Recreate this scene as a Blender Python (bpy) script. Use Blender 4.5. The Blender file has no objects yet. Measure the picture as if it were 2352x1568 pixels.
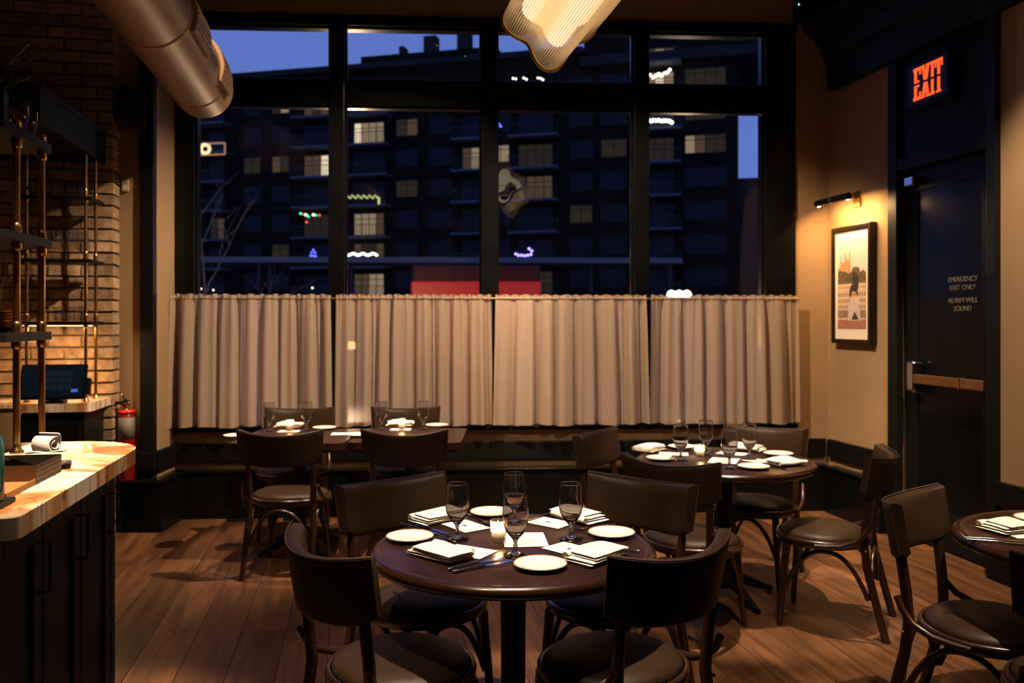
import bpy, math, random
from mathutils import Vector, Matrix
R = math.radians
random.seed(7)
scene = bpy.context.scene
col = scene.collection

# ------------------------------------------------------------------ camera, sky, exposure
CAM_H = 1.515
F = 1950.0                                    # focal length in pixels of the 2352 px wide frame
cd = bpy.data.cameras.new('camera')
cam = bpy.data.objects.new('camera', cd); col.objects.link(cam)
cam.location = (0, 0, CAM_H); cam.rotation_euler = (R(90), 0, 0)
cd.sensor_width = 36.0; cd.lens = 36.0 * F / 2352.0
cd.shift_y = -49.0 / 2352.0
cd.clip_end = 500
cd.dof.use_dof = True; cd.dof.focus_distance = 2.85; cd.dof.aperture_fstop = 3.2
scene.camera = cam

w = bpy.data.worlds.new('dusk_sky'); scene.world = w; w.use_nodes = True
nt = w.node_tree; nt.nodes.clear()
o = nt.nodes.new('ShaderNodeOutputWorld'); b = nt.nodes.new('ShaderNodeBackground')
tc = nt.nodes.new('ShaderNodeTexCoord'); sx = nt.nodes.new('ShaderNodeSeparateXYZ'); cr = nt.nodes.new('ShaderNodeValToRGB')
nt.links.new(tc.outputs['Generated'], sx.inputs[0]); nt.links.new(sx.outputs['Z'], cr.inputs[0])
cr.color_ramp.elements[0].color = (.150, .235, .66, 1); cr.color_ramp.elements[1].color = (.080, .150, .54, 1)
nt.links.new(cr.outputs[0], b.inputs[0]); b.inputs[1].default_value = 1.0
nt.links.new(b.outputs[0], o.inputs[0])

vs = scene.view_settings
vs.view_transform = 'Standard'; vs.look = 'None'; vs.gamma = 1.0; vs.use_curve_mapping = False
vs.exposure = 0.0
scene.cycles.max_bounces = 12; scene.cycles.transparent_max_bounces = 16
scene.cycles.transmission_bounces = 10; scene.cycles.glossy_bounces = 4; scene.cycles.diffuse_bounces = 3
scene.cycles.sample_clamp_indirect = 4.0; scene.cycles.blur_glossy = 0.5
scene.cycles.use_denoising = True
WARM = (1.0, .735, .50)
WARM2 = (1.0, .60, .28)

# ------------------------------------------------------------------ helpers
def px(x, y, z):
    """point of the room at height z that stands at a given place of the 2352x1568 frame"""
    d = (CAM_H - z) * F / (y - 735.0)
    return Vector(((x - 1176.0) / F * d, d, z))
def pd(x, y, d):
    return Vector(((x - 1176.0) / F * d, d, CAM_H - (y - 735.0) * d / F))

def tag(o, label=None, cat=None, group=None, kind=None):
    if label: o['label'] = label
    if cat: o['category'] = cat
    if group: o['group'] = group
    if kind: o['kind'] = kind
    return o
def empty(name, loc=(0, 0, 0), rz=0.0, label=None, cat=None, group=None, kind=None, parent=None):
    o = bpy.data.objects.new(name, None); col.objects.link(o)
    o.location = loc; o.rotation_euler = (0, 0, rz); o.empty_display_size = .05
    o.parent = parent
    return tag(o, label, cat, group, kind)

class MB:
    def __init__(s): s.v = []; s.f = []; s.sm = []
    def add(s, vs, fs, smooth=False, M=None):
        n = len(s.v)
        s.v += [tuple(M @ Vector(p)) if M is not None else tuple(p) for p in vs]
        for f in fs: s.f.append([i + n for i in f]); s.sm.append(smooth)
        return s
    def box(s, x0, x1, y0, y1, z0, z1, M=None):
        vs = [(x, y, z) for x in (x0, x1) for y in (y0, y1) for z in (z0, z1)]
        return s.add(vs, [(0, 1, 3, 2), (4, 6, 7, 5), (0, 4, 5, 1), (2, 3, 7, 6), (0, 2, 6, 4), (1, 5, 7, 3)], False, M)
    def prism(s, poly, z0, z1, M=None, smooth=False):
        n = len(poly)
        vs = [(x, y, z0) for x, y in poly] + [(x, y, z1) for x, y in poly]
        s.add(vs, [list(range(n))[::-1], list(range(n, 2 * n))], False, M)
        return s.add(vs, [(i, (i + 1) % n, n + (i + 1) % n, n + i) for i in range(n)], smooth, M)
    def tube(s, pts, r, seg=10, closed=False, rb=None, cap=True, M=None):
        """r: number or list; rb: second radius across (elliptical)"""
        pts = [Vector(p) for p in pts]; n = len(pts)
        rr = r if isinstance(r, (list, tuple)) else [r] * n
        vs = []; up = None
        for i in range(n):
            if closed: t = pts[(i + 1) % n] - pts[i - 1]
            else: t = pts[min(i + 1, n - 1)] - pts[max(i - 1, 0)]
            t.normalize()
            if up is None:
                up = Vector((0, 0, 1)) if abs(t.z) < .9 else Vector((0, 1, 0))
            a = t.cross(up).normalized(); up = a.cross(t).normalized()
            k = (rb / rr[i]) if rb else 1.0
            for j in range(seg):
                an = 2 * math.pi * j / seg
                vs.append(pts[i] + a * (math.cos(an) * rr[i]) + up * (math.sin(an) * rr[i] * k))
        fs = []
        for i in range(n if closed else n - 1):
            i2 = (i + 1) % n
            for j in range(seg):
                j2 = (j + 1) % seg
                fs.append((i * seg + j, i * seg + j2, i2 * seg + j2, i2 * seg + j))
        s.add(vs, fs, True, M)
        if cap and not closed:
            s.add(vs[:seg], [list(range(seg))[::-1]], False, M); s.add(vs[-seg:], [list(range(seg))], False, M)
        return s
    def lathe(s, prof, seg=32, M=None, close=False):
        vs = []; fs = []; n = len(prof)
        for r, z in prof:
            for j in range(seg):
                a = 2 * math.pi * j / seg
                vs.append((max(r, 1e-5) * math.cos(a), max(r, 1e-5) * math.sin(a), z))
        for i in range(n if close else n - 1):
            i2 = (i + 1) % n
            for j in range(seg):
                j2 = (j + 1) % seg
                fs.append((i * seg + j, i * seg + j2, i2 * seg + j2, i2 * seg + j))
        return s.add(vs, fs, True, M)
    def grid(s, fn, nu, nv, M=None, smooth=True):
        vs = [fn(i / nu, j / nv) for j in range(nv + 1) for i in range(nu + 1)]
        fs = [(j * (nu + 1) + i, j * (nu + 1) + i + 1, (j + 1) * (nu + 1) + i + 1, (j + 1) * (nu + 1) + i) for j in range(nv) for i in range(nu)]
        return s.add(vs, fs, smooth, M)
    def mesh(s, name, mat=None):
        me = bpy.data.meshes.new(name); me.from_pydata(s.v, [], s.f)
        me.polygons.foreach_set('use_smooth', s.sm)
        if mat: me.materials.append(mat)
        me.update(); return me
    def build(s, name, mat, parent=None, bevel=0, loc=None, rz=0, subsurf=0, bseg=2):
        o = bpy.data.objects.new(name, s.mesh(name, mat)); col.objects.link(o)
        o.parent = parent
        if loc is not None: o.location = loc
        if rz: o.rotation_euler = (0, 0, rz)
        if bevel:
            m = o.modifiers.new('bevel', 'BEVEL'); m.width = bevel; m.segments = bseg; m.limit_method = 'ANGLE'; m.angle_limit = R(40)
        if subsurf:
            m = o.modifiers.new('subsurf', 'SUBSURF'); m.levels = subsurf; m.render_levels = subsurf
        return o
def inst(src, name, parent=None, loc=(0, 0, 0), rot=(0, 0, 0), scale=None):
    o = bpy.data.objects.new(name, src); col.objects.link(o); o.parent = parent
    o.location = loc; o.rotation_euler = rot
    if scale: o.scale = scale
    return o
def copy_tree(o, parent=None):
    c = o.copy(); col.objects.link(c); c.parent = parent
    for ch in list(o.children): copy_tree(ch, c)
    return c

# ------------------------------------------------------------------ materials
MATS = {}
def pm(name, colr, rough=.5, metal=0.0, var=0.0, scale=8.0, bump=0.0, bscale=60.0, spec=.5, stretch=None, coat=0.0, rnd=0.0,
       emit=None, estr=0.0, trans=0.0, ior=1.5, alpha=1.0, dark=None, subs=0.0):
    m = bpy.data.materials.new(name); m.use_nodes = True; n = m.node_tree; p = n.nodes['Principled BSDF']
    p.inputs['Roughness'].default_value = rough; p.inputs['Metallic'].default_value = metal
    p.inputs['Specular IOR Level'].default_value = spec; p.inputs['IOR'].default_value = ior
    p.inputs['Coat Weight'].default_value = coat; p.inputs['Coat Roughness'].default_value = .12
    p.inputs['Transmission Weight'].default_value = trans
    p.inputs['Base Color'].default_value = (*colr, 1)
    if emit: p.inputs['Emission Color'].default_value = (*emit, 1); p.inputs['Emission Strength'].default_value = estr
    if var or bump or rnd:
        t = n.nodes.new('ShaderNodeTexCoord'); mp = n.nodes.new('ShaderNodeMapping')
        n.links.new(t.outputs['Object'], mp.inputs[0])
        if stretch: mp.inputs['Scale'].default_value = stretch
        if rnd:
            oi = n.nodes.new('ShaderNodeObjectInfo'); vm = n.nodes.new('ShaderNodeVectorMath'); vm.operation = 'SCALE'
            cb = n.nodes.new('ShaderNodeCombineXYZ'); n.links.new(oi.outputs['Random'], cb.inputs[0]); n.links.new(oi.outputs['Random'], cb.inputs[1])
            n.links.new(cb.outputs[0], vm.inputs[0]); vm.inputs['Scale'].default_value = 37.0
            n.links.new(vm.outputs[0], mp.inputs['Location'])
        src = None
        if var:
            no = n.nodes.new('ShaderNodeTexNoise'); no.inputs['Scale'].default_value = scale; no.inputs['Detail'].default_value = 6
            n.links.new(mp.outputs[0], no.inputs['Vector'])
            rp = n.nodes.new('ShaderNodeValToRGB')
            lo = dark if dark else tuple(c * (1 - var) for c in colr); hi = tuple(min(1, c * (1 + var)) for c in colr)
            rp.color_ramp.elements[0].color = (*lo, 1); rp.color_ramp.elements[1].color = (*hi, 1)
            rp.color_ramp.elements[0].position = .3; rp.color_ramp.elements[1].position = .7
            n.links.new(no.outputs['Fac'], rp.inputs[0]); src = rp.outputs[0]
        if rnd:
            mx = n.nodes.new('ShaderNodeMix'); mx.data_type = 'RGBA'; mx.blend_type = 'MULTIPLY'; mx.inputs[0].default_value = 1.0
            if src: n.links.new(src, mx.inputs[6])
            else: mx.inputs[6].default_value = (*colr, 1)
            mr = n.nodes.new('ShaderNodeMapRange'); mr.inputs[3].default_value = 1 - rnd; mr.inputs[4].default_value = 1 + rnd
            n.links.new(oi.outputs['Random'], mr.inputs[0]); n.links.new(mr.outputs[0], mx.inputs[7]); src = mx.outputs[2]
        if src: n.links.new(src, p.inputs['Base Color'])
        if bump:
            nb = n.nodes.new('ShaderNodeTexNoise'); nb.inputs['Scale'].default_value = bscale; nb.inputs['Detail'].default_value = 5
            n.links.new(mp.outputs[0], nb.inputs['Vector'])
            bp = n.nodes.new('ShaderNodeBump'); bp.inputs['Strength'].default_value = bump; bp.inputs['Distance'].default_value = .01
            n.links.new(nb.outputs['Fac'], bp.inputs['Height']); n.links.new(bp.outputs[0], p.inputs['Normal'])
    MATS[name] = m; return m
def emit_mat(name, colr, s):
    m = bpy.data.materials.new(name); m.use_nodes = True; n = m.node_tree; n.nodes.clear()
    o = n.nodes.new('ShaderNodeOutputMaterial'); e = n.nodes.new('ShaderNodeEmission')
    e.inputs[0].default_value = (*colr, 1); e.inputs[1].default_value = s; n.links.new(e.outputs[0], o.inputs[0]); return m
def thin_glass(name, tint=(1, 1, 1), ior=1.5, gl=1.0, rough=0.0):
    """clear sheet: see-through with a Fresnel reflection"""
    m = bpy.data.materials.new(name); m.use_nodes = True; n = m.node_tree; n.nodes.clear()
    o = n.nodes.new('ShaderNodeOutputMaterial'); t = n.nodes.new('ShaderNodeBsdfTransparent'); g = n.nodes.new('ShaderNodeBsdfGlossy')
    f = n.nodes.new('ShaderNodeFresnel'); mx = n.nodes.new('ShaderNodeMixShader'); ma = n.nodes.new('ShaderNodeMath'); ma.operation = 'MULTIPLY'
    f.inputs[0].default_value = ior; ma.inputs[1].default_value = gl; t.inputs[0].default_value = (*tint, 1); g.inputs['Roughness'].default_value = rough
    ge = n.nodes.new('ShaderNodeNewGeometry'); iv_ = n.nodes.new('ShaderNodeMath'); iv_.operation = 'SUBTRACT'; iv_.inputs[0].default_value = 1.0
    n.links.new(ge.outputs['Backfacing'], iv_.inputs[1]); m3 = n.nodes.new('ShaderNodeMath'); m3.operation = 'MULTIPLY'; m3.use_clamp = True
    n.links.new(f.outputs[0], ma.inputs[0]); n.links.new(ma.outputs[0], m3.inputs[0]); n.links.new(iv_.outputs[0], m3.inputs[1]); n.links.new(m3.outputs[0], mx.inputs[0])
    n.links.new(t.outputs[0], mx.inputs[1]); n.links.new(g.outputs[0], mx.inputs[2]); n.links.new(mx.outputs[0], o.inputs[0]); return m
def goblet_glass(name):
    m = bpy.data.materials.new(name); m.use_nodes = True; n = m.node_tree; n.nodes.clear()
    o = n.nodes.new('ShaderNodeOutputMaterial'); t = n.nodes.new('ShaderNodeBsdfTransparent'); g = n.nodes.new('ShaderNodeBsdfGlass')
    g.inputs['IOR'].default_value = 1.45; g.inputs['Roughness'].default_value = 0.0
    n.links.new(g.outputs[0], o.inputs[0]); return m
def cloth_mat(name, colr, trans=.45, weave=900):
    m = bpy.data.materials.new(name); m.use_nodes = True; n = m.node_tree; n.nodes.clear()
    o = n.nodes.new('ShaderNodeOutputMaterial'); d = n.nodes.new('ShaderNodeBsdfDiffuse'); t = n.nodes.new('ShaderNodeBsdfTranslucent')
    tp = n.nodes.new('ShaderNodeBsdfTransparent')
    tc = n.nodes.new('ShaderNodeTexCoord'); no = n.nodes.new('ShaderNodeTexNoise'); no.inputs['Scale'].default_value = weave; no.inputs['Detail'].default_value = 2
    rp = n.nodes.new('ShaderNodeValToRGB'); rp.color_ramp.elements[0].color = (*[c * .78 for c in colr], 1); rp.color_ramp.elements[1].color = (*[min(1, c * 1.15) for c in colr], 1)
    n.links.new(tc.outputs['Object'], no.inputs['Vector']); n.links.new(no.outputs[0], rp.inputs[0])
    n.links.new(rp.outputs[0], d.inputs[0]); n.links.new(rp.outputs[0], t.inputs[0])
    mx = n.nodes.new('ShaderNodeMixShader'); mx.inputs[0].default_value = trans
    n.links.new(d.outputs[0], mx.inputs[1]); n.links.new(t.outputs[0], mx.inputs[2])
    m2 = n.nodes.new('ShaderNodeMixShader'); m2.inputs[0].default_value = .10
    n.links.new(mx.outputs[0], m2.inputs[1]); n.links.new(tp.outputs[0], m2.inputs[2]); n.links.new(m2.outputs[0], o.inputs[0]); return m

M_black = pm('black_paint', (.0050, .0052, .0048), .45, var=.3, scale=4, spec=.16)
M_blackgloss = pm('black_gloss_paint', (.0040, .0040, .0038), .20, var=.3, scale=4, spec=.15)
M_wall = pm('beige_paint', (.29, .180, .088), .75, var=.06, scale=3, bump=.05, bscale=120)
M_ceil = pm('dark_ceiling_paint', (.05, .038, .028), .8, var=.2)
M_plank = pm('oiled_oak', (.118, .051, .021), .42, var=.55, scale=2.2, stretch=(9, .9, 9), bump=.25, bscale=9, rnd=.38, spec=.4)
M_sub = pm('floor_gap', (.010, .007, .005), .9)
M_brick = pm('worn_brick', (.36, .22, .12), .9, var=.35, scale=18, bump=.6, bscale=45, rnd=.35)
M_mortar = pm('mortar', (.10, .075, .05), .95, var=.3, scale=30)
M_leather = pm('brown_leather', (.024, .0122, .0055), .47, var=.18, scale=14, bump=.10, bscale=240, spec=.22)
M_welt = pm('leather_welt', (.055, .030, .015), .45)
M_wood = pm('walnut_stain', (.022, .0078, .0034), .30, var=.4, scale=6, stretch=(1, 1, .25), spec=.5, coat=.25)
M_top = pm('dark_walnut_top', (.022, .008, .0055), .30, var=.5, scale=3, stretch=(7, .7, 1), spec=.30, coat=.0)
M_edge = pm('glossy_table_edge', (.020, .0068, .0032), .24, var=.3, scale=6, spec=.55, coat=.3)
M_iron = pm('cast_iron', (.0045, .0045, .0045), .5, var=.2, spec=.25)
M_steel = pm('polished_steel', (.62, .62, .64), .14, metal=1)
M_brass = pm('polished_brass', (.86, .50, .18), .22, metal=1)
M_brassd = pm('aged_brass', (.50, .29, .11), .32, metal=1, var=.2, scale=20)
M_china = pm('white_china', (.82, .77, .70), .22, spec=.5)
M_brownline = pm('brown_rim_line', (.30, .11, .045), .35)
M_napkin = pm('ivory_napkin', (.84, .78, .66), .85, var=.05, scale=40, bump=.15, bscale=900)
M_paper = pm('menu_paper', (.83, .79, .72), .8)
M_ink = pm('navy_ink', (.02, .05, .16), .7)
M_inkg = pm('grey_ink', (.42, .37, .30), .8)
M_glass = goblet_glass('clear_goblet_glass')
M_pane = thin_glass('window_glass', (.93, .95, .97), 1.52, 1.6)
M_votive = thin_glass('votive_glass', (.97, .95, .92), 1.5, 1.4)
_n = M_votive.node_tree; _out = [k for k in _n.nodes if k.type == 'OUTPUT_MATERIAL'][0]; _old = _out.inputs[0].links[0].from_socket
_g = _n.nodes.new('ShaderNodeBsdfTranslucent'); _g.inputs[0].default_value = (.95, .82, .70, 1); _mx = _n.nodes.new('ShaderNodeMixShader'); _mx.inputs[0].default_value = .16
_n.links.new(_old, _mx.inputs[1]); _n.links.new(_g.outputs[0], _mx.inputs[2]); _n.links.new(_mx.outputs[0], _out.inputs[0])
M_wax = pm('candle_wax', (.92, .80, .62), .5, subs=.3)
M_flame = emit_mat('candle_flame', (1, .62, .22), 60)
M_curt = cloth_mat('linen', (.56, .415, .295), .5, 700)
M_galv = pm('galvanised_duct', (.30, .170, .085), .46, metal=.15, var=.14, scale=5, bump=.03, bscale=30)
def marble():
    m = bpy.data.materials.new('veined_marble'); m.use_nodes = True; n = m.node_tree; p = n.nodes['Principled BSDF']
    p.inputs['Roughness'].default_value = .16; p.inputs['Coat Weight'].default_value = .2
    tc = n.nodes.new('ShaderNodeTexCoord'); mp = n.nodes.new('ShaderNodeMapping'); mp.inputs['Rotation'].default_value = (0, 0, .5); mp.inputs['Scale'].default_value = (1, 1, .12)
    n.links.new(tc.outputs['Object'], mp.inputs[0])
    w1 = n.nodes.new('ShaderNodeTexNoise'); w1.inputs['Scale'].default_value = 3.6; w1.inputs['Detail'].default_value = 5; w1.inputs['Distortion'].default_value = 1.6
    n.links.new(mp.outputs[0], w1.inputs['Vector'])
    r1 = n.nodes.new('ShaderNodeValToRGB'); e = r1.color_ramp.elements
    e[0].position = .38; e[0].color = (.50, .20, .07, 1); e[1].position = .47; e[1].color = (.74, .48, .27, 1)
    k = e.new(.56); k.color = (.88, .76, .60, 1)
    n.links.new(w1.outputs[0], r1.inputs[0])
    w2 = n.nodes.new('ShaderNodeTexNoise'); w2.inputs['Scale'].default_value = 7; w2.inputs['Detail'].default_value = 8; w2.inputs['Distortion'].default_value = 2.5
    n.links.new(mp.outputs[0], w2.inputs['Vector'])
    r2 = n.nodes.new('ShaderNodeValToRGB'); e = r2.color_ramp.elements
    e[0].position = .48; e[0].color = (1, 1, 1, 1); e[1].position = .52; e[1].color = (1, 1, 1, 1); k = e.new(.5); k.color = (.32, .16, .08, 1)
    n.links.new(w2.outputs[0], r2.inputs[0])
    mx = n.nodes.new('ShaderNodeMix'); mx.data_type = 'RGBA'; mx.blend_type = 'MULTIPLY'; mx.inputs[0].default_value = .85
    n.links.new(r1.outputs[0], mx.inputs[6]); n.links.new(r2.outputs[0], mx.inputs[7]); n.links.new(mx.outputs[2], p.inputs['Base Color']); return m
M_marble = marble()

# ------------------------------------------------------------------ ceiling lights of the room (recessed downlights)
M_lens = emit_mat('lamp_lens', WARM, 14)
_dl = MB().lathe([(.055, 0), (.055, .012), (.04, .014), (.036, .03)], 20).mesh('trim_ring', M_blackgloss)
_ln = MB().lathe([(0, .026), (.036, .026), (.036, .03), (0, .03)], 20).mesh('lens', M_lens)
CEIL = 4.25
def downlight(x, y, target, watts, cone, blend=.35, colr=WARM, label='black recessed ceiling downlight', z=CEIL, soft=.035):
    e = empty('ceiling_downlight', (x, y, z - .03), 0, label, 'ceiling light', 'recessed ceiling downlights')
    inst(_dl, 'trim_ring', e); inst(_ln, 'lens', e)
    l = bpy.data.lights.new('downlight_beam', 'SPOT'); l.energy = watts; l.color = colr; l.spot_size = R(cone); l.spot_blend = blend; l.shadow_soft_size = soft
    lo = bpy.data.objects.new('downlight_beam', l); col.objects.link(lo); lo.location = (x, y, z - .045)
    lo.rotation_euler = (Vector(target) - Vector(lo.location)).to_track_quat('-Z', 'Y').to_euler()
DL = 'black recessed downlight in the ceiling shining on the '
downlight(0.0, 2.62, (0.0, 2.88, .75), 1080, 27, .35, WARM, DL + 'bar-side round table')
downlight(1.25, 4.25, (1.2, 4.6, .75), 1080, 27, .35, WARM, DL + 'corner table')
downlight(-1.45, 5.05, (-1.3, 5.6, .75), 700, 27, .4, WARM, DL + 'square table nearer the brick')
downlight(-.55, 5.05, (-.55, 5.6, .75), 700, 27, .4, WARM, DL + 'second square table')
downlight(2.15, 2.3, (2.2, 3.0, .75), 900, 30, .4, WARM, DL + 'table past the door')
downlight(-.98, 2.2, (-1.48, 2.55, 1.07), 1650, 29, .6, WARM, DL + 'marble bar counter')
downlight(-.9, 1.7, (-.5, 3.9, 0), 205, 70, .9, WARM, DL + 'floor beside the bar')
downlight(.95, 1.7, (1.0, 5.2, 0), 350, 56, .9, WARM, DL + 'floor before the window')
downlight(-1.62, 4.55, (-1.93, 5.0, 3.15), 260, 36, .5, WARM, DL + 'round air duct')
downlight(.45, 4.75, (-1.65, 6.5, .95), 1150, 66, .7, WARM, DL + 'curtains by the square tables')
downlight(-.25, 4.75, (1.5, 6.75, .95), 980, 60, .7, WARM, DL + 'curtains by the corner table')
downlight(2.1, 3.4, (3.0, 4.9, .9), 900, 46, .7, WARM, DL + 'wall past the door')

# ------------------------------------------------------------------ room shell
A = R(10.43)
VV = Vector((math.cos(A), math.sin(A), 0)); UU = Vector((-math.sin(A), math.cos(A), 0))   # plank frame: x = VV, y = UU
def uv(p): p = Vector(p); return p.dot(VV), p.dot(UU)
WA = R(3.3); W0 = Vector((-2.607, 6.55, 0))          # window wall frame: local x along the wall, local -y into the room
def ws(p):
    k = (p - 1176.0) / F; X = k * 6.7004 / (1 - .0577 * k); return (X + 2.607) / .99834
C0 = Vector((2.549, 6.847, 0)); RA = R(100.43)        # right wall frame: local x = away from camera, local y = into the room
def st(o, label=None): o['kind'] = 'structure'; return o

floor = st(MB().box(-5.2, 5.2, -3.2, 7.6, -.12, -.0225).build('floor', M_sub))
pl = MB().box(-.1035, .1035, -.5, .5, -.022, 0)
pmeshes = []
for L in (1.5, 1.9, 2.3):
    pmeshes.append((L, MB().box(-.1035, .1035, -L / 2 + .001, L / 2 - .001, -.022, 0).mesh('plank', M_plank)))
rng = random.Random(3)
for i in range(-19, 19):
    y = -2.9 + rng.random() * 1.4 - .6
    v = i * .21 - .02
    while y < 7.15:
        L, me = rng.choice(pmeshes)
        yc = y + L / 2
        P = VV * v + UU * yc
        y += L
        X = P.x; Y = P.y
        wallx = 2.549 + .184 * (6.847 - Y)
        if X > wallx + .25 or X < -4.3 or Y > 7.3 or Y < -3.1: continue
        inst(me, 'plank', floor, P, (0, 0, A))
st(MB().box(-5.2, 5.2, -3.2, 7.4, CEIL, CEIL + .1).build('ceiling', M_ceil))
st(MB().box(-5.2, 5.2, -3.3, -3.1, 0, CEIL).build('wall_front', M_wall))
st(MB().box(-4.4, -4.2, -3.2, 6.2, 0, CEIL).build('wall_left', M_wall))

# window wall: parts below and above the glazing
wb = st(empty('wall_back', W0, WA))
sR = 5.165                                           # local x of the corner with the right wall
S_L, S_R = ws(404), ws(1826)
MB().box(-.25, sR + .1, .0, .18, 0, .655).build('wall_panel', M_wall, wb)
MB().box(-.25, sR + .1, .0, .18, 3.885, CEIL).build('wall_panel', M_wall, wb)
MB().box(S_R, sR + .1, .0, .18, .655, 3.885).build('wall_panel', M_wall, wb)
MB().box(-.25, S_L, .0, .18, .655, 3.885).build('wall_panel', M_wall, wb)
# right wall
wr = st(empty('wall_right', C0, RA))
MB().box(-9.9, -1.863, -.2, 0, 0, CEIL).build('wall_panel', M_wall, wr)
MB().box(-.827, .25, -.2, 0, 0, CEIL).build('wall_panel', M_wall, wr)
MB().box(-1.863, -.827, -.2, -.12, 0, CEIL).build('wall_panel', M_black, wr)

# trims: chair rail and tall dark base along the window wall and right wall
t1 = st(MB().box(-.02, sR - .03, -.035, 0, .423, .565).build('trim_1', M_black, None, .006, W0, WA))
t2 = st(MB().box(-.02, sR - .05, -.10, 0, 0, .350).box(-.02, sR - .04, -.115, 0, .350, .366).build('baseboard_back', M_blackgloss, None, .004, W0, WA))
st(MB().box(-.827, -.04, .0, .035, .423, .565).build('trim_2', M_black, None, .006, C0, RA))
st(MB().box(-.827, -.12, .0, .10, 0, .350).box(-.827, -.12, 0, .115, .350, .366).build('baseboard_right', M_blackgloss, None, .004, C0, RA))
st(MB().box(-9.9, -1.863, .0, .035, .423, .565).build('trim_3', M_black, None, .006, C0, RA))
st(MB().box(-9.9, -1.863, .0, .10, 0, .350).box(-9.9, -1.863, 0, .115, .350, .366).build('trim_4', M_blackgloss, None, .004, C0, RA))
# dark cornice along the right wall
prof = [(0, 3.33), (.06, 3.33), (.07, 3.52), (.10, 3.56), (.13, 3.66), (.20, 3.74), (.27, 3.79), (.29, 3.84), (.29, 4.25), (0, 4.25)]
cm = MB(); n = len(prof)
vsx = [(x, y, z) for x in (-9.9, -.10) for y, z in prof]
cm.add(vsx, [[(i + 1) % n, i, n + i, n + (i + 1) % n] for i in range(n)]); cm.add(vsx, [list(range(n)), list(range(n, 2 * n))[::-1]])
st(cm.build('trim_5', M_black, None, .004, C0, RA))

# ------------------------------------------------------------------ window_1
win = st(empty('window_1', W0, WA))
zb, z1, z2, zt = .69, 3.19, 3.396, 3.81
xs = [(ws(447), ws(757)), (ws(792), ws(1105)), (ws(1142), ws(1455)), (ws(1490), ws(1756))]
def fr(x0, x1, y0, y1, z0, z1, name): return MB().box(x0, x1, y0, y1, z0, z1).build(name, M_blackgloss, win, .005)
fr(S_L, xs[0][0], -.02, .16, .655, 3.885, 'frame_side'); fr(xs[3][1], S_R, -.02, .16, .655, 3.885, 'frame_side')
fr(S_L, S_R, -.03, .16, zt, 3.89, 'frame_head'); fr(S_L, S_R, -.06, .16, .655, zb, 'frame_sill')
for i in range(3): fr(xs[i][1], xs[i + 1][0], -.03, .16, zb, zt, 'mullion')
fr(xs[0][0], xs[3][1], -.015, .16, z1, z2, 'transom')
for a, b in xs:
    for zz0, zz1 in ((zb, z1), (z2, zt)):
        # glazing bead, then the pane
        bd = .014
        m = MB().box(a, a + bd, .03, .07, zz0, zz1).box(b - bd, b, .03, .07, zz0, zz1).box(a + bd, b - bd, .03, .07, zz0, zz0 + bd).box(a + bd, b - bd, .03, .07, zz1 - bd, zz1)
        m.build('glazing_bead', M_blackgloss, win)
        MB().box(a + .004, b - .004, .07, .078, zz0 + .004, zz1 - .004).build('pane', M_pane, win)

# ------------------------------------------------------------------ curtains on a rod
def curtain(x0, x1, seed, label):
    r = random.Random(seed); W = x1 - x0; zt, zbm = 1.690, .700
    nf = r.randint(7, 8); ph0 = r.uniform(0, 6.3)
    amp = [r.uniform(.45, 1.3) for _ in range(nf + 3)]; jit = [r.uniform(-.028, .028) for _ in range(nf + 3)]
    gat = [(r.uniform(26, 34), r.uniform(0, 6.3)), (r.uniform(45, 60), r.uniform(0, 6.3))]
    skew = r.uniform(-.4, .4)
    def smo(lst, t):
        i = int(t); f = t - i; f = f * f * (3 - 2 * f); return lst[i] * (1 - f) + lst[i + 1] * f
    def phase(u): return 2 * math.pi * nf * (u + smo(jit, u * nf)) + ph0
    def off(u, h):     # h 0 top .. 1 bottom
        a = smo(amp, u * nf) * math.tanh(1.8 * math.sin(phase(u) + .5 * h * skew)) + .35 * math.sin(2.3 * phase(u) + seed)
        g = sum(math.sin(2 * math.pi * f * u + p) for f, p in gat) * .5
        return -.092 + .046 * a * (.25 + .75 * h ** .45) + .006 * g * (1 - h) ** 3
    def sx(u, h):
        ed = min(1.0, u * 9, (1 - u) * 9)
        return .026 * ed * smo(amp, u * nf) * math.cos(phase(u) + .5 * h * skew) * (.3 + .7 * h ** .4)
    e = empty('cafe_curtain', W0, WA, label, 'curtain', 'linen curtains on the window')
    flare = r.uniform(-.012, .022)
    def body(u, h):
        z = zt + (zbm - zt) * h + .006 * math.sin(2 * math.pi * 3 * u + seed) * h
        return (x0 + W * u + (u - .5) * (.02 * h + flare * h) + sx(u, h), off(u, h), z)
    MB().grid(body, 190, 26).build('cloth', M_curt, e)
    def head(u, h):
        z = zt - .004 + .026 * h + .005 * math.sin(u * 2 * math.pi * gat[0][0] * .5 + seed) * h
        return (x0 + W * u + sx(u, 0), off(u, 0) + .008 * math.sin(2 * math.pi * gat[0][0] * u) * h, z)
    MB().grid(head, 190, 3).build('ruffled_header', M_curt, e)
    def pocket(u, h):
        a = 2 * math.pi * h
        return (x0 + W * u + sx(u, 0), off(u, 0) + .010 * math.cos(a) * (1 + .25 * math.sin(2 * math.pi * gat[1][0] * u)), zt - .006 + .010 * math.sin(a))
    MB().grid(pocket, 190, 8).build('rod_pocket', M_curt, e)
    def hem(u, h):
        p = body(u, 1 - .03 * h); return (p[0], p[1] - .003, p[2])
    MB().grid(hem, 190, 1).build('hem', M_curt, e)
edges = [(ws(403), ws(764)), (ws(776), ws(1128)), (ws(1137), ws(1478)), (ws(1489), ws(1824))]
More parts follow.
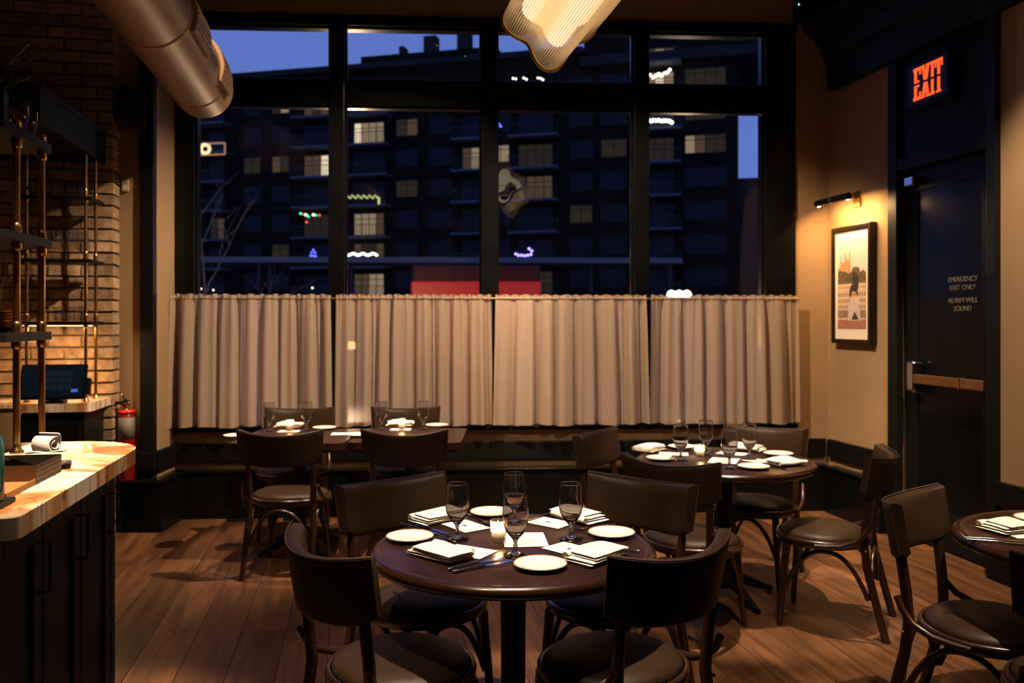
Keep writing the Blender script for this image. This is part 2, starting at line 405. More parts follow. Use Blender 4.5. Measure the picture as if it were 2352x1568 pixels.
for i, (a, b) in enumerate(edges):
    curtain(a, b, 11 + i * 5, ['beige linen cafe curtain hanging nearest the fire extinguisher', 'beige linen cafe curtain behind the two square tables, second from the brick wall',
            'beige linen cafe curtain second from the picture wall', 'beige linen cafe curtain hanging nearest the framed picture'][i])
rod = empty('curtain_rod', W0, WA, 'thin brass curtain rod holding the linen curtains across the window', 'curtain rod')
MB().tube([(ws(399), -.075, 1.685), (ws(1829), -.075, 1.685)], .006, 8).build('pole', M_brassd, rod)
for p in (770, 1132, 1483): MB().box(ws(p) - .004, ws(p) + .004, -.08, -.02, 1.676, 1.694).build('bracket', M_brassd, rod)

# ------------------------------------------------------------------ door_1 with surround on the right wall
door = st(empty('door_1', C0, RA))
def dbox(n, x0, x1, y0, y1, z0, z1, m=M_black, bev=.006): return MB().box(-x1, -x0, y0, y1, z0, z1).build(n, m, door, bev)
dbox('casing', .827, .93, -.02, .035, 0, 3.33); dbox('casing', 1.78, 1.863, -.02, .035, 0, 3.33)
dbox('head_panel', .93, 1.78, -.05, .0, 2.62, 3.33); dbox('head_rail', .93, 1.78, -.05, .03, 2.55, 2.64)
leaf = dbox('leaf', .935, 1.775, -.10, -.055, .01, 2.55, M_black, .003)
for x0, x1, z0, z1 in ((.935, 1.05, .01, 2.55), (1.66, 1.775, .01, 2.55), (1.05, 1.66, 2.40, 2.55), (1.05, 1.66, .01, .25)):
    MB().box(-x1, -x0, -.055, -.04, z0, z1).build('leaf_rail', M_black, leaf, .004)
MB().box(-1.66, -1.05, -.056, -.052, .25, 2.40).build('leaf_panel', M_blackgloss, leaf)
bar = MB().box(-1.76, -1.09, -.005, .035, 1.085, 1.15).build('panic_bar', M_brassd, leaf, .006)
MB().box(-1.56, -1.545, -.004, .042, 1.08, 1.155).build('bar_joint', M_brassd, bar, .002)
MB().box(-1.12, -1.03, -.04, .04, 1.02, 1.24).build('latch_case', M_steel, leaf, .025, bseg=4)
MB().box(-1.74, -1.68, -.04, .0, 1.09, 1.145).build('bar_mount', M_black, leaf, .004)
MB().box(-1.10, -1.0, -.04, .03, 2.43, 2.50).build('door_closer', M_steel, leaf, .01)

def text_obj(body, size, mat, parent, M, name='lettering', extrude=.001, spacing=1.0):
    cu = bpy.data.curves.new('t', 'FONT'); cu.body = body; cu.size = size; cu.extrude = extrude; cu.align_x = 'CENTER'; cu.align_y = 'CENTER'; cu.space_line = spacing
    t = bpy.data.objects.new('t', cu); col.objects.link(t)
    dg = bpy.context.evaluated_depsgraph_get(); me = bpy.data.meshes.new_from_object(t.evaluated_get(dg))
    bpy.data.objects.remove(t); me.transform(M); me.materials.clear(); me.materials.append(mat)
    o = bpy.data.objects.new(name, me); col.objects.link(o); o.parent = parent; return o
# text lies on a wall: its x runs along local -x of the wall frame, its y is up, it faces local +y
def wallM(t, off, z): return Matrix(((-1, 0, 0, -t), (0, 0, 1, off), (0, 1, 0, z), (0, 0, 0, 1)))
M_txt = pm('grey_vinyl', (.12, .10, .075), .6)
for s_, z in (('EMERGENCY', 1.775), ('EXIT ONLY', 1.722), ('ALARM WILL', 1.64), ('SOUND', 1.588)):
    text_obj(s_, .047, M_txt, leaf, wallM(1.48, -.050, z))

# exit sign
M_exit = emit_mat('exit_red', (1.0, .085, .020), 1.6)
M_exithalo = pm('exit_face', (.012, .006, .005), .4)
ex = empty('exit_sign', C0 + Vector((math.cos(RA), math.sin(RA), 0)) * -1.285 + Vector((-math.sin(RA), math.cos(RA), 0)) * .0 + Vector((0, 0, 3.09)), RA,
           'glowing orange-red EXIT sign in a black box above the emergency door', 'exit sign')
MB().box(-.22, .20, .001, .055, -.165, .15).build('housing', M_black, ex, .008)
MB().box(-.19, .19, .055, .058, -.135, .13).build('face', M_exithalo, ex)
def stencil(polys): return polys
def letter(kind, x0, w_, h):
    """slab-serif stencil letters as boxes / slanted bars, split by a gap across the middle; returns list of quads (x,z)"""
    q = []; g = .008; s = w_ * .30
    def rect(a, b, c, d): q.append([(a, c), (b, c), (b, d), (a, d)])
    def halves(a, b): rect(a, b, -h / 2, -g); rect(a, b, g, h / 2)
    if kind == 'E':
        halves(x0 + w_ * .12, x0 + w_ * .45)
        rect(x0, x0 + w_, h / 2 - .022, h / 2); rect(x0, x0 + w_, -h / 2, -h / 2 + .022)
        rect(x0 + w_ * .8, x0 + w_, h / 2 - .05, h / 2); rect(x0 + w_ * .8, x0 + w_, -h / 2, -h / 2 + .05)
        rect(x0 + w_ * .45, x0 + w_ * .75, g, g + .014); rect(x0 + w_ * .45, x0 + w_ * .75, -g - .014, -g)
    if kind == 'X':
        c = x0 + w_ / 2; t = w_ * .15
        for sx in (-1, 1):
            for sz in (-1, 1):
                xa = c + sx * w_ * .30; xb = c + sx * w_ * .04
                q.append([(xa - t, sz * h / 2), (xa + t, sz * h / 2), (xb + t, sz * g), (xb - t, sz * g)])
                rect(xa - t * 1.4, xa + t * 1.4, sz * h / 2 - (.012 if sz > 0 else 0), sz * h / 2 + (.012 if sz < 0 else 0))
    if kind == 'I':
        halves(x0 + w_ * .25, x0 + w_ * .75); rect(x0, x0 + w_, h / 2 - .016, h / 2); rect(x0, x0 + w_, -h / 2, -h / 2 + .016)
    if kind == 'T':
        halves(x0 + w_ * .34, x0 + w_ * .66); rect(x0, x0 + w_, h / 2 - .022, h / 2); rect(x0 + w_ * .2, x0 + w_ * .8, -h / 2, -h / 2 + .014)
        rect(x0, x0 + w_ * .16, h / 2 - .05, h / 2); rect(x0 + w_ * .84, x0 + w_, h / 2 - .05, h / 2)
    return q
xx = -.135
for kd, w_ in (('E', .075), ('X', .085), ('I', .042), ('T', .072)):
    m = MB()
    for q in letter(kd, xx, w_, .215): m.prism([(a, z) for a, z in q], 0, .004, Matrix(((-1, 0, 0, 0), (0, 0, 1, .058), (0, 1, 0, 0), (0, 0, 0, 1))))
    m.build('letter', M_exit, ex); xx += w_ + .004

# ------------------------------------------------------------------ framed picture and picture light
pic = empty('framed_picture', C0 + (-UU) * .40 + Vector((0, 0, 1.335)), RA, 'framed print of a city square with a horse statue on the beige wall', 'picture')
PW, PH = .52, .90
def pbox(n, x0, x1, y0, y1, z0, z1, m, par=pic, bev=.0): return MB().box(-x1, -x0, y0, y1, z0, z1).build(n, m, par, bev)
M_pf = pm('dark_frame_wood', (.012, .006, .0035), .3, var=.4, scale=10, spec=.3)
h = PW / 2
pbox('frame_stile', -h, -h + .035, 0.002, .06, 0, PH, M_pf, bev=.006); pbox('frame_stile', h - .035, h, 0.002, .06, 0, PH, M_pf, bev=.006)
pbox('frame_rail', -h + .035, h - .035, 0.002, .06, 0, .035, M_pf, bev=.006); pbox('frame_rail', -h + .035, h - .035, 0.002, .06, PH - .035, PH, M_pf, bev=.006)
M_mat = pm('ivory_mount_board', (.78, .68, .52), .8)
pbox('mount_board', -h + .03, h - .03, .004, .042, .03, PH - .03, M_mat)
# the print: flat shapes in layers on a sheet; px-> local helper of the print area
pr = pbox('print', -.185, .185, .042, .0425, .115, .80, pm('print_sky', (.62, .47, .44), .7, var=.1, scale=4))
def ppoly(pts, m, lay):
    # pts in 0..1 across (left to right) and 0..1 up
    mm = MB().prism([(-.185 + .37 * a, .115 + .685 * c) for a, c in pts], 0, .0004, Matrix(((-1, 0, 0, 0), (0, 0, 1, .0425 + .0005 * lay), (0, 1, 0, 0), (0, 0, 0, 1))))
    mm.build('printed_shape', m, pr)
K_ch = pm('print_ochre', (.45, .22, .10), .7, var=.2, scale=30); K_tr = pm('print_foliage', (.10, .07, .03), .7, var=.6, scale=40)
K_bd = pm('print_facade', (.58, .40, .26), .7, var=.1, scale=20); K_wn = pm('print_windows', (.17, .10, .07), .7); K_st = pm('print_bronze', (.03, .024, .022), .7)
K_gr = pm('print_ground', (.36, .13, .09), .7, var=.15, scale=15); K_ped = pm('print_pedestal', (.52, .42, .36), .7, var=.1, scale=20); K_lw = pm('print_ground_floor', (.25, .15, .10), .7, var=.4, scale=40)
ppoly([(.0, .50), (.0, .68), (.08, .70), (.10, .80), (.115, .84), (.13, .80), (.135, .735), (.24, .745), (.25, .82), (.275, .88), (.30, .82), (.305, .77), (.40, .77), (.405, .83), (.43, .89), (.45, .83), (.455, .62), (.46, .50)], K_ch, 1)
ppoly([(0, .48), (0, .63), (.06, .66), (.15, .64), (.25, .645), (.38, .61), (.48, .63), (.55, .68), (.66, .685), (.76, .67), (.8, .62), (.9, .645), (1, .61), (1, .48)], K_tr, 2)
ppoly([(0, .11), (0, .50), (1, .50), (1, .11)], K_bd, 3)
ppoly([(0, .452), (0, .465), (1, .465), (1, .452)], K_ch, 4)
for zz in (.40, .33, .26):
    for k in range(13):
        a = .03 + k * .076
        ppoly([(a, zz - .04), (a, zz), (a + .032, zz), (a + .032, zz - .04)], K_wn, 4)
ppoly([(0, .11), (0, .205), (1, .205), (1, .11)], K_lw, 4)
ppoly([(0, .10), (0, .12), (1, .12), (1, .10)], K_bd, 5)
ppoly([(0, 0), (0, .10), (1, .10), (1, 0)], K_gr, 5)
ppoly([(.38, .09), (.40, .26), (.42, .275), (.45, .33), (.74, .33), (.77, .275), (.79, .26), (.82, .09)], K_ped, 6)
ppoly([(.50, .10), (.57, .15), (.62, .19), (.68, .15), (.76, .10)], K_st, 7)
ppoly([(.43, .36), (.46, .345), (.49, .40), (.55, .42), (.66, .405), (.70, .37), (.73, .36), (.71, .41), (.74, .45), (.76, .53), (.70, .60), (.64, .62), (.60, .57), (.57, .50), (.48, .475), (.44, .43)], K_st, 7)
ppoly([(.53, .49), (.53, .58), (.57, .635), (.62, .635), (.66, .58), (.66, .49)], K_st, 8)
MB().box(-h + .035, h - .035, .050, .052, .035, PH - .035).build('glazing', thin_glass('picture_glass', (.98, .98, .98), 1.45, .6, .02), pic)

pll = empty('picture_light', C0 + (-UU) * .42 + Vector((0, 0, 2.43)), RA, 'brass-mounted black picture light above the framed print', 'wall light')
MB().box(-.045, .045, 0.001, .02, -.06, .06).build('wall_plate', M_brass, pll, .004)
MB().tube([(0, .02, 0), (0, .10, .035), (0, .17, .02), (0, .20, -.005)], .008, 8).build('arm', M_brass, pll)
MB().tube([(-.22, .215, -.01), (.22, .215, -.01)], .026, 16).build('shade', M_blackgloss, pll, .0)
MB().tube([(-.015, .215, -.01), (.015, .215, -.01)], .0275, 16).build('swivel', M_brass, pll)
for x_ in (-.205, .19): MB().tube([(x_, .21, -.028), (x_ + .02, .21, -.028)], .010, 10).build('bulb', emit_mat('picture_bulb', WARM2, 40), pll)
for k in (-.13, .13):
    l = bpy.data.lights.new('picture_lamp', 'AREA'); l.shape = 'RECTANGLE'; l.size = .2; l.size_y = .03; l.energy = 7.5; l.color = (1, .56, .22); l.spread = R(170)
    lo = bpy.data.objects.new('picture_lamp', l); col.objects.link(lo); lo.parent = pll; lo.location = (k, .20, -.042); lo.rotation_euler = (R(-28), 0, 0)

# wall speaker at the top of the picture wall
sp = empty('wall_speaker', C0 + (-UU) * .20 + (-VV) * .30 + Vector((0, 0, 3.95)), RA, 'small black wall speaker with green light, up beside the cornice', 'speaker')
MB().box(-.08, .08, -.10, .08, -.12, .12).build('cabinet', M_black, sp, .02, bseg=3)
MB().lathe([(0, 0), (.006, 0), (.006, .004), (0, .004)], 10, Matrix.Translation((-.03, .081, .0)) @ Matrix.Rotation(R(-90), 4, 'X')).build('indicator', emit_mat('green_led', (.1, 1, .6), 3), sp)

# ------------------------------------------------------------------ brick wall behind the bar, pier beside the window
bv, bu = uv((-2.815, 5.99, 0))
wbar = st(MB().box(bv - 1.9, bv - .012, bu + .012, bu + .165, 0, CEIL).build('wall_bar', M_mortar, None, 0, (0, 0, 0), A))
bms = []
rb = random.Random(5)
def brick_mesh(L, D, k):
    r = random.Random(k); H = .068
    vs = []
    for x in (-L, 0):
        for y in (0, D):
            for z in (0, H): vs.append((x + r.uniform(-.003, .003), y + r.uniform(-.004, .003), z + r.uniform(-.003, .003)))
    return MB().add(vs, [(0, 1, 3, 2), (4, 6, 7, 5), (0, 4, 5, 1), (2, 3, 7, 6), (0, 2, 6, 4), (1, 5, 7, 3)]).mesh('brick', M_brick)
ST = [brick_mesh(.205, .10, k) for k in range(5)]; HD = [brick_mesh(.100, .165, k + 9) for k in range(4)]; SQ = [brick_mesh(.205, .165, k + 20) for k in range(4)]
for row in range(51):
    z = .004 + row * .083
    v = bv
    me = rb.choice(HD if row % 2 else SQ); L = .100 if row % 2 else .205
    for k in range(5):
        inst(me, 'brick', wbar, (v + rb.uniform(-.003, .003), bu + rb.uniform(-.006, .004), z))
        v -= L + .011; me = rb.choice(ST); L = .205
pier = st(MB().box(-2.87, -2.60, 6.16, 6.80, 0, CEIL).build('wall_pier', M_wall))
st(MB().box(-2.69, -2.592, 6.13, 6.20, .30, CEIL).build('trim_6', M_black, None, .006))
st(MB().box(-2.60, -2.565, 6.13, 6.56, .423, .565).box(-2.71, -2.565, 6.11, 6.16, .423, .565).build('trim_7', M_black, None, .006))
st(MB().box(-2.845, -2.50, 6.05, 6.50, 0, .35).box(-2.845, -2.485, 6.035, 6.50, .35, .366).build('baseboard_pier', M_blackgloss, None, .004))
sw = empty('wall_sensor', (-2.80, 6.16, 2.49), 0, 'small cream wall sensor box on the beige pier beside the brick', 'sensor')
MB().box(-.025, .025, -.022, -.001, -.045, .045).build('case', pm('cream_plastic', (.42, .30, .18), .5), sw, .006)
MB().box(-.012, .012, -.024, -.021, -.03, .0).build('grille', M_mat, sw)
s2 = empty('wall_speaker', (-2.70, 6.03, 3.02), R(25), 'black wall speaker on the dark post beside the duct end', 'speaker')
MB().box(-.09, .09, -.08, .08, -.13, .13).build('cabinet', M_black, s2, .02, bseg=3)
MB().box(-.07, .07, -.086, -.079, -.11, .11).build('grille', M_iron, s2, .004)
MB().tube([(0, .07, 0), (.02, .12, 0)], .015, 8).build('bracket', M_black, s2)

# fire extinguisher
M_red = pm('red_enamel', (.20, .006, .004), .3, coat=.2)
fe = empty('fire_extinguisher', (-2.765, 6.085, .3665), 0, 'red fire extinguisher with black hose beside the brick wall', 'fire extinguisher')
MB().lathe([(0, 0), (.05, 0), (.056, .012), (.056, .43), (.05, .475), (.03, .50), (.018, .51), (.018, .53), (0, .53)], 28).build('cylinder', M_red, fe)
MB().lathe([(.0565, .30), (.057, .30), (.057, .455), (.0565, .455)], 28).build('paper_label', pm('grey_label', (.16, .14, .11), .6, var=.2, scale=60), fe)
MB().lathe([(.0565, .485), (.058, .487), (.058, .505), (.03, .506)], 28).build('collar', pm('bright_red', (.75, .02, .012), .3), fe)
MB().box(-.018, .018, -.022, .022, .525, .56).build('valve', M_steel, fe, .004)
MB().box(-.012, .012, -.085, .03, .565, .577).build('handle', M_iron, fe, .003)
MB().tube([(0, .02, .56), (0, -.04, .60), (.01, -.09, .625)], .006, 8).build('lever', M_steel, fe)
MB().lathe([(0, 0), (.017, 0), (.017, .012), (0, .012)], 16, Matrix.Translation((.02, -.02, .55)) @ Matrix.Rotation(R(90), 4, 'X')).build('gauge', M_steel, fe)
MB().tube([(-.015, 0, .55), (-.06, -.02, .56), (-.085, -.03, .50), (-.088, -.03, .38), (-.085, -.03, .28)], .012, 10).build('hose', M_iron, fe)
MB().tube([(-.085, -.03, .30), (-.085, -.03, .10)], [.014, .028], 12).build('discharge_horn', M_iron, fe)

# ------------------------------------------------------------------ round duct
dc = Vector((-2.115, 5.80, 3.10))
du = empty('air_duct', dc, A, 'round galvanised ventilation duct with side grilles under the ceiling', 'duct')
def dcyl(y0, y1, r, n, mat, seg=48): return MB().tube([(0, y0, 0), (0, y1, 0)], r, seg).build(n, mat, du)
dcyl(-9, -.0, .20, 'pipe', M_galv)
MB().tube([(0, 0, 0), (0, .03, 0), (0, .045, 0)], [.20, .198, .185], 48).build('end_cap', M_galv, du)
for y in (-.28, -1.5, -2.7, -3.9): MB().lathe([(.2005, -.012), (.2035, -.008), (.2035, .008), (.2005, .012)], 48, Matrix.Translation((0, y, 0)) @ Matrix.Rotation(R(90), 4, 'X')).build('seam_ring', M_galv, du)
def grille(y0, y1):
    a0, a1 = R(-24), R(48)       # on the flank facing the room
    g = MB()
    def surf(r): return [[(r * math.cos(a0 + (a1 - a0) * i / 10), y, r * math.sin(a0 + (a1 - a0) * i / 10)) for i in range(11)] for y in (y0, y1)]
    A_, B_ = surf(.198), surf(.222)
    vs = A_[0] + A_[1] + B_[0] + B_[1]; fs = []
    for i in range(10): fs += [(22 + i, 23 + i, 34 + i, 33 + i), (i, 22 + i, 23 + i, i + 1)[::-1], (11 + i, 12 + i, 34 + i, 33 + i)[::-1]]
    fs += [(0, 11, 33, 22), (10, 32, 43, 21)]
    g.add(vs, fs); o = g.build('side_grille', M_galv, du, .003)
    for i in range(1, 10):
        a = a0 + (a1 - a0) * i / 10; r = .2235
        MB().tube([(r * math.cos(a), y0 + .03, r * math.sin(a)), (r * math.cos(a), y1 - .03, r * math.sin(a))], .0035, 6).build('louvre', M_galv, o)
grille(-.55, -.16); grille(-1.45, -1.0); grille(-2.5, -2.05)
for y in (-1.3, -3.5):
    MB().tube([(0, y, .2), (0, y, 1.14)], .005, 8).build('hanger', M_iron, du)

# ------------------------------------------------------------------ fluted glass chandelier
M_tumb = thin_glass('tumbler_glass', (.96, .95, .93), 1.5, 2.2)
M_rod = bpy.data.materials.new('fluted_glass'); M_rod.use_nodes = True
n_ = M_rod.node_tree; n_.nodes.clear()
o_ = n_.nodes.new('ShaderNodeOutputMaterial'); tr_ = n_.nodes.new('ShaderNodeBsdfTransparent'); tl_ = n_.nodes.new('ShaderNodeBsdfTranslucent'); gl_ = n_.nodes.new('ShaderNodeBsdfGlossy')
tl_.inputs[0].default_value = (.90, .78, .62, 1); tr_.inputs[0].default_value = (.92, .80, .62, 1); gl_.inputs['Roughness'].default_value = .12
a_ = n_.nodes.new('ShaderNodeMixShader'); a_.inputs[0].default_value = .42; b_ = n_.nodes.new('ShaderNodeMixShader'); b_.inputs[0].default_value = .14
n_.links.new(tr_.outputs[0], a_.inputs[1]); n_.links.new(tl_.outputs[0], a_.inputs[2]); n_.links.new(a_.outputs[0], b_.inputs[1]); n_.links.new(gl_.outputs[0], b_.inputs[2]); n_.links.new(b_.outputs[0], o_.inputs[0])
ch = empty('chandelier', (.19, 4.30, 3.02), A, 'glowing chandelier of fluted glass rods in a cloverleaf shape with brass rims', 'chandelier')
LEN = 1.25
def lobe(th, k=1.0):
    r = .198 * (1 + .20 * math.cos(4 * th)) * k
    return r * math.cos(th), r * math.sin(th)
N = 132; rods = MB()
for i in range(N):
    x, z = lobe(2 * math.pi * i / N); rods.tube([(x, -LEN, z), (x, 0, z)], .0046, 8)
ro = rods.build('glass_rods', M_rod, ch); ro['kind'] = 'stuff'
for y in (0, -LEN):
    MB().tube([(*[lobe(2 * math.pi * i / 120, 1.012)[0]], y, lobe(2 * math.pi * i / 120, 1.012)[1]) for i in range(120)], .011, 8, closed=True).build('brass_rim', M_brassd, ch)
M_diff = emit_mat('chandelier_diffuser', (1.0, .80, .54), 2.3)
inner = MB()
pts_ = [lobe(2 * math.pi * i / 48, .74) for i in range(48)]
inner.add([(x, y, z) for y in (-LEN + .12, -.17) for x, z in pts_], [(i, (i + 1) % 48, 48 + (i + 1) % 48, 48 + i) for i in range(48)], True)
inner.build('inner_diffuser', M_diff, ch)
for y in (-.25, -LEN + .25):
    MB().tube([(0, y, .16), (0, y, 1.23)], .006, 8).build('hanging_rod', M_brass, ch)
    MB().tube([(-.14, y, 0), (.14, y, 0)], .006, 8).build('cross_bar', M_brass, ch)

# ------------------------------------------------------------------ front bar: cabinet, marble top, shelf on brass posts
vr, u0 = uv((-1.111, 1.907, 0)); u1 = uv((-1.335, 3.17, 0))[1]
ZT = 1.07
def rrect(x0, x1, y0, y1, rad):   # corners: (x0y0),(x1y0),(x1y1),(x0y1)
    out = []
    for (cx, cy, r, a0) in ((x0, y0, rad[0], 180), (x1, y0, rad[1], 270), (x1, y1, rad[2], 0), (x0, y1, rad[3], 90)):
        sx = 1 if cx == x0 else -1; sy = 1 if cy == y0 else -1
        k = 1 if r < .001 else max(2, int(r * 60) + 3)
        for i in range(k + 1 if k > 1 else 1):
            a = R(a0 + 90 * (i / k if k > 1 else 0)); out.append((cx + sx * r + r * math.cos(a), cy + sy * r + r * math.sin(a)))
    return out
ct = tag(MB().prism(rrect(vr - 1.5, vr, u0, u1, (0, .03, .27, 0)), ZT - .05, ZT, None, True).build('bar_countertop', M_marble, None, .009, (0, 0, 0), A, bseg=4), 'cream and rust veined marble countertop with a rounded corner on the bar', 'countertop')
bc = empty('bar_cabinet', (0, 0, 0), A, 'black panelled bar cabinet under the rounded marble countertop', 'cabinet')
f0 = vr - .075                                   # panelled face
MB().prism(rrect(vr - 1.45, f0 - .02, u0 + .06, u1 - .07, (0, 0, .16, 0)), .10, ZT - .05, None, True).build('body', M_black, bc)
MB().prism(rrect(vr - 1.45, f0 + .012, u0 + .05, u1 - .055, (0, 0, .17, 0)), 0, .13, None, True).build('plinth', M_black, bc, .006)
ya, yb = u0 + .06, u1 - .26
nP = 3
for i in range(nP):
    y0 = ya + (yb - ya) * i / nP; y1 = ya + (yb - ya) * (i + 1) / nP
    d_ = empty('door', (0, 0, 0), 0, parent=bc)
    MB().box(f0 - .02, f0 - .010, y0 + .06, y1 - .06, .20, ZT - .13).build('panel', M_black, d_)
    for (p0, p1, q0, q1) in ((y0 + .004, y0 + .065, .14, ZT - .055), (y1 - .065, y1 - .004, .14, ZT - .055), (y0 + .065, y1 - .065, .14, .21), (y0 + .065, y1 - .065, ZT - .14, ZT - .055)):
        MB().box(f0 - .02, f0, p0, p1, q0, q1).build('door_rail', M_black, d_, .004)
    MB().tube([(f0 + .0, y1 - .035, .80), (f0 + .03, y1 - .035, .80), (f0 + .03, y1 - .035, .93), (f0 + .0, y1 - .035, .93)], .005, 8).build('pull_handle', M_blackgloss, d_)
MB().prism(rrect(f0 - .19, f0 - .0, yb, u1 - .065, (0, 0, .165, 0)), .13, ZT - .05, None, True).build('corner_post', M_black, bc, .003)

def bpost(v, u, z0, z1, par, r=.0115, joints=()):
    o = MB().tube([(v, u, z0), (v, u, z1)], r, 14).build('brass_post', M_brass, par)
    MB().lathe([(0, z0), (.022, z0), (.022, z0 + .006), (.014, z0 + .014), (r, z0 + .03)], 18, Matrix.Translation((v, u, 0))).build('flange', M_brass, o)
    for z in joints: MB().lathe([(r, z - .028), (r + .004, z - .024), (r + .005, z - .012), (r + .005, z + .05), (r + .004, z + .062), (r, z + .066)], 16, Matrix.Translation((v, u, 0))).build('collar', M_brass, o)
    return o
sv1, su1 = uv((-1.66, 2.845, 0)); sv2, su2 = uv((-1.69, 3.075, 0))
fs_ = empty('bar_shelf', (0, 0, 0), A, 'black bar shelf rack on brass posts standing on the rounded marble countertop', 'shelf')
SZ = (1.445, 1.775, 2.12)
for v, u in ((sv1, su1), (sv1 + .0, su2), (sv1 - .75, su1), (sv1 - .75, su2)): bpost(v, u, ZT + .0005, SZ[2] + .0, fs_, joints=SZ)
for z in SZ: MB().prism(rrect(sv1 - .85, sv1 + .035, su1 - .20, su2 + .045, (0, .02, .06, 0)), z, z + .028).build('shelf_board', M_black, fs_, .004)

def loc_uv(v, u, z): p = VV * v + UU * u; return Vector((p.x, p.y, z))
# gold plates on the shelf
for k in range(6):
    m = MB().lathe([(0, 0), (.055, 0), (.07, .006), (.115, .018), (.116, .020), (.07, .010), (.05, .004), (0, .004)], 36)
    o_ = m.build('brass_charger', M_brass, None, 0, loc_uv(sv1 - .13 + .004 * math.sin(k * 2.1), su1 + .10, SZ[0] + .0285 + k * .011))
    tag(o_, 'shiny brass plate in the stack on the lowest bar shelf', 'plate', 'brass plates stacked on the bar shelf')
# ------------------------------------------------------------------ goblets, wine glass
GP = [(0, 0), (.036, 0), (.040, .002), (.038, .0045), (.020, .009), (.0085, .014), (.0055, .022), (.0075, .030), (.0055, .038), (.0075, .050), (.016, .060), (.028, .074), (.038, .094), (.0425, .120), (.0425, .140), (.0400, .170), (.0380, .189), (.0377, .193), (.0376, .1948), (.0370, .1956)]
GI = [(.0364, .1948), (.0364, .193), (.0368, .189), (.0388, .170), (.0412, .140), (.0410, .120), (.0365, .096), (.026, .078), (.013, .068), (0, .066)]
goblet_hi = MB().lathe(GP + GI, 44).mesh('bowl_and_stem', M_glass)
def goblet(p, label, group):
    return tag(inst(goblet_hi, 'water_goblet', None, p, (0, 0, random.random() * 6)), label, 'glass', group)
goblet_me = MB().lathe(GP + GI, 20).mesh('stem_glass', M_tumb)
TP = [(0, 0), (.030, 0), (.031, .002), (.033, .05), (.034, .10), (.0328, .10), (.0318, .05), (.0295, .008), (0, .008)]
tumbler_me = MB().lathe(TP, 20).mesh('tumbler', M_tumb)
wine_me = MB().lathe([(0, 0), (.035, 0), (.036, .003), (.008, .008), (.004, .02), (.004, .085), (.012, .095), (.036, .125), (.041, .15), (.038, .18), (.032, .21), (.031, .21), (.037, .18), (.040, .15), (.035, .127), (0, .10)], 28).mesh('wine_glass', M_glass)
tag(inst(wine_me, 'wine_glass', None, loc_uv(sv1 - .20, su1 - .06, SZ[0] + .0285)), 'clear wine glass beside the brass plates on the bar shelf', 'glass')
for k in range(5):
    tag(inst(tumbler_me, 'tumbler', None, loc_uv(sv1 - .02 - .075 * (k % 3), su1 + .15 - .085 * (k // 3), SZ[2] + .0285)), 'clear tumbler under the pine garland on the top bar shelf', 'glass', 'tumblers on the top bar shelf')
# pine garland on the top of the rack
gar = empty('pine_garland', loc_uv(sv1 - .16, su1 + .02, SZ[2] + .0285), A, 'dark green pine garland lying on top of the bar shelf rack', 'garland')
rg = random.Random(21); nb = MB(); stem = []
for k in range(13): stem.append(Vector((-.42 + .045 * k, .10 * math.sin(k * .8) - .02, .20 + .08 * math.sin(k * 1.1 + .5) + (.0 if k < 11 else -.04 * (k - 10)))))
MB().tube(stem, .008, 6).build('stem', pm('pine_bark', (.05, .03, .015), .9), gar)
for k in range(330):
    c = rg.choice(stem) + Vector((rg.uniform(-.02, .02), rg.uniform(-.02, .02), rg.uniform(-.02, .02)))
    d = Vector((rg.uniform(-1, 1), rg.uniform(-1, 1), rg.uniform(-.7, 1))).normalized(); L = rg.uniform(.06, .15)
    nb.tube([c, c + d * L], .0015, 3, cap=False)
    for j in range(34):
        t = rg.random(); b0 = c + d * L * t
        e = (d * .8 + Vector((rg.uniform(-1, 1), rg.uniform(-1, 1), rg.uniform(-1, 1)))).normalized() * rg.uniform(.03, .05)
        s_ = e.cross(Vector((0, 0, 1))); s_ = s_.normalized() * .0011 if s_.length > 1e-5 else Vector((.001, 0, 0))
        nb.add([b0 - s_, b0 + s_, b0 + e], [(0, 1, 2)])
no_ = nb.build('needles', pm('pine_needles', (.030, .052, .020), .55, var=.4, scale=20), gar); no_['kind'] = 'stuff'
MB().box(-.42, -.38, -.03, .03, 0, .17).build('wire_support', M_iron, gar); MB().box(.10, .12, -.02, .02, 0, .14).build('wire_support', M_iron, gar)

# bar counter objects
def seton(p, z=ZT): return Vector((p.x, p.y, z + .0005))
crk = empty('utensil_crock', loc_uv(sv1 - .115, su1 + .115, ZT + .0005), 0, 'cream ceramic crock standing on the marble bar counter', 'crock')
MB().lathe([(0, 0), (.075, 0), (.080, .01), (.082, .11), (.086, .118), (.086, .128), (.078, .128), (.074, .115), (.072, .012), (0, .012)], 40).build('body', pm('cream_glaze', (.70, .55, .36), .3, var=.06, scale=9), crk)
MB().lathe([(.0865, .117), (.089, .121), (.089, .126), (.0865, .130)], 40).build('rim', pm('cream_glaze_rim', (.76, .62, .43), .3), crk)
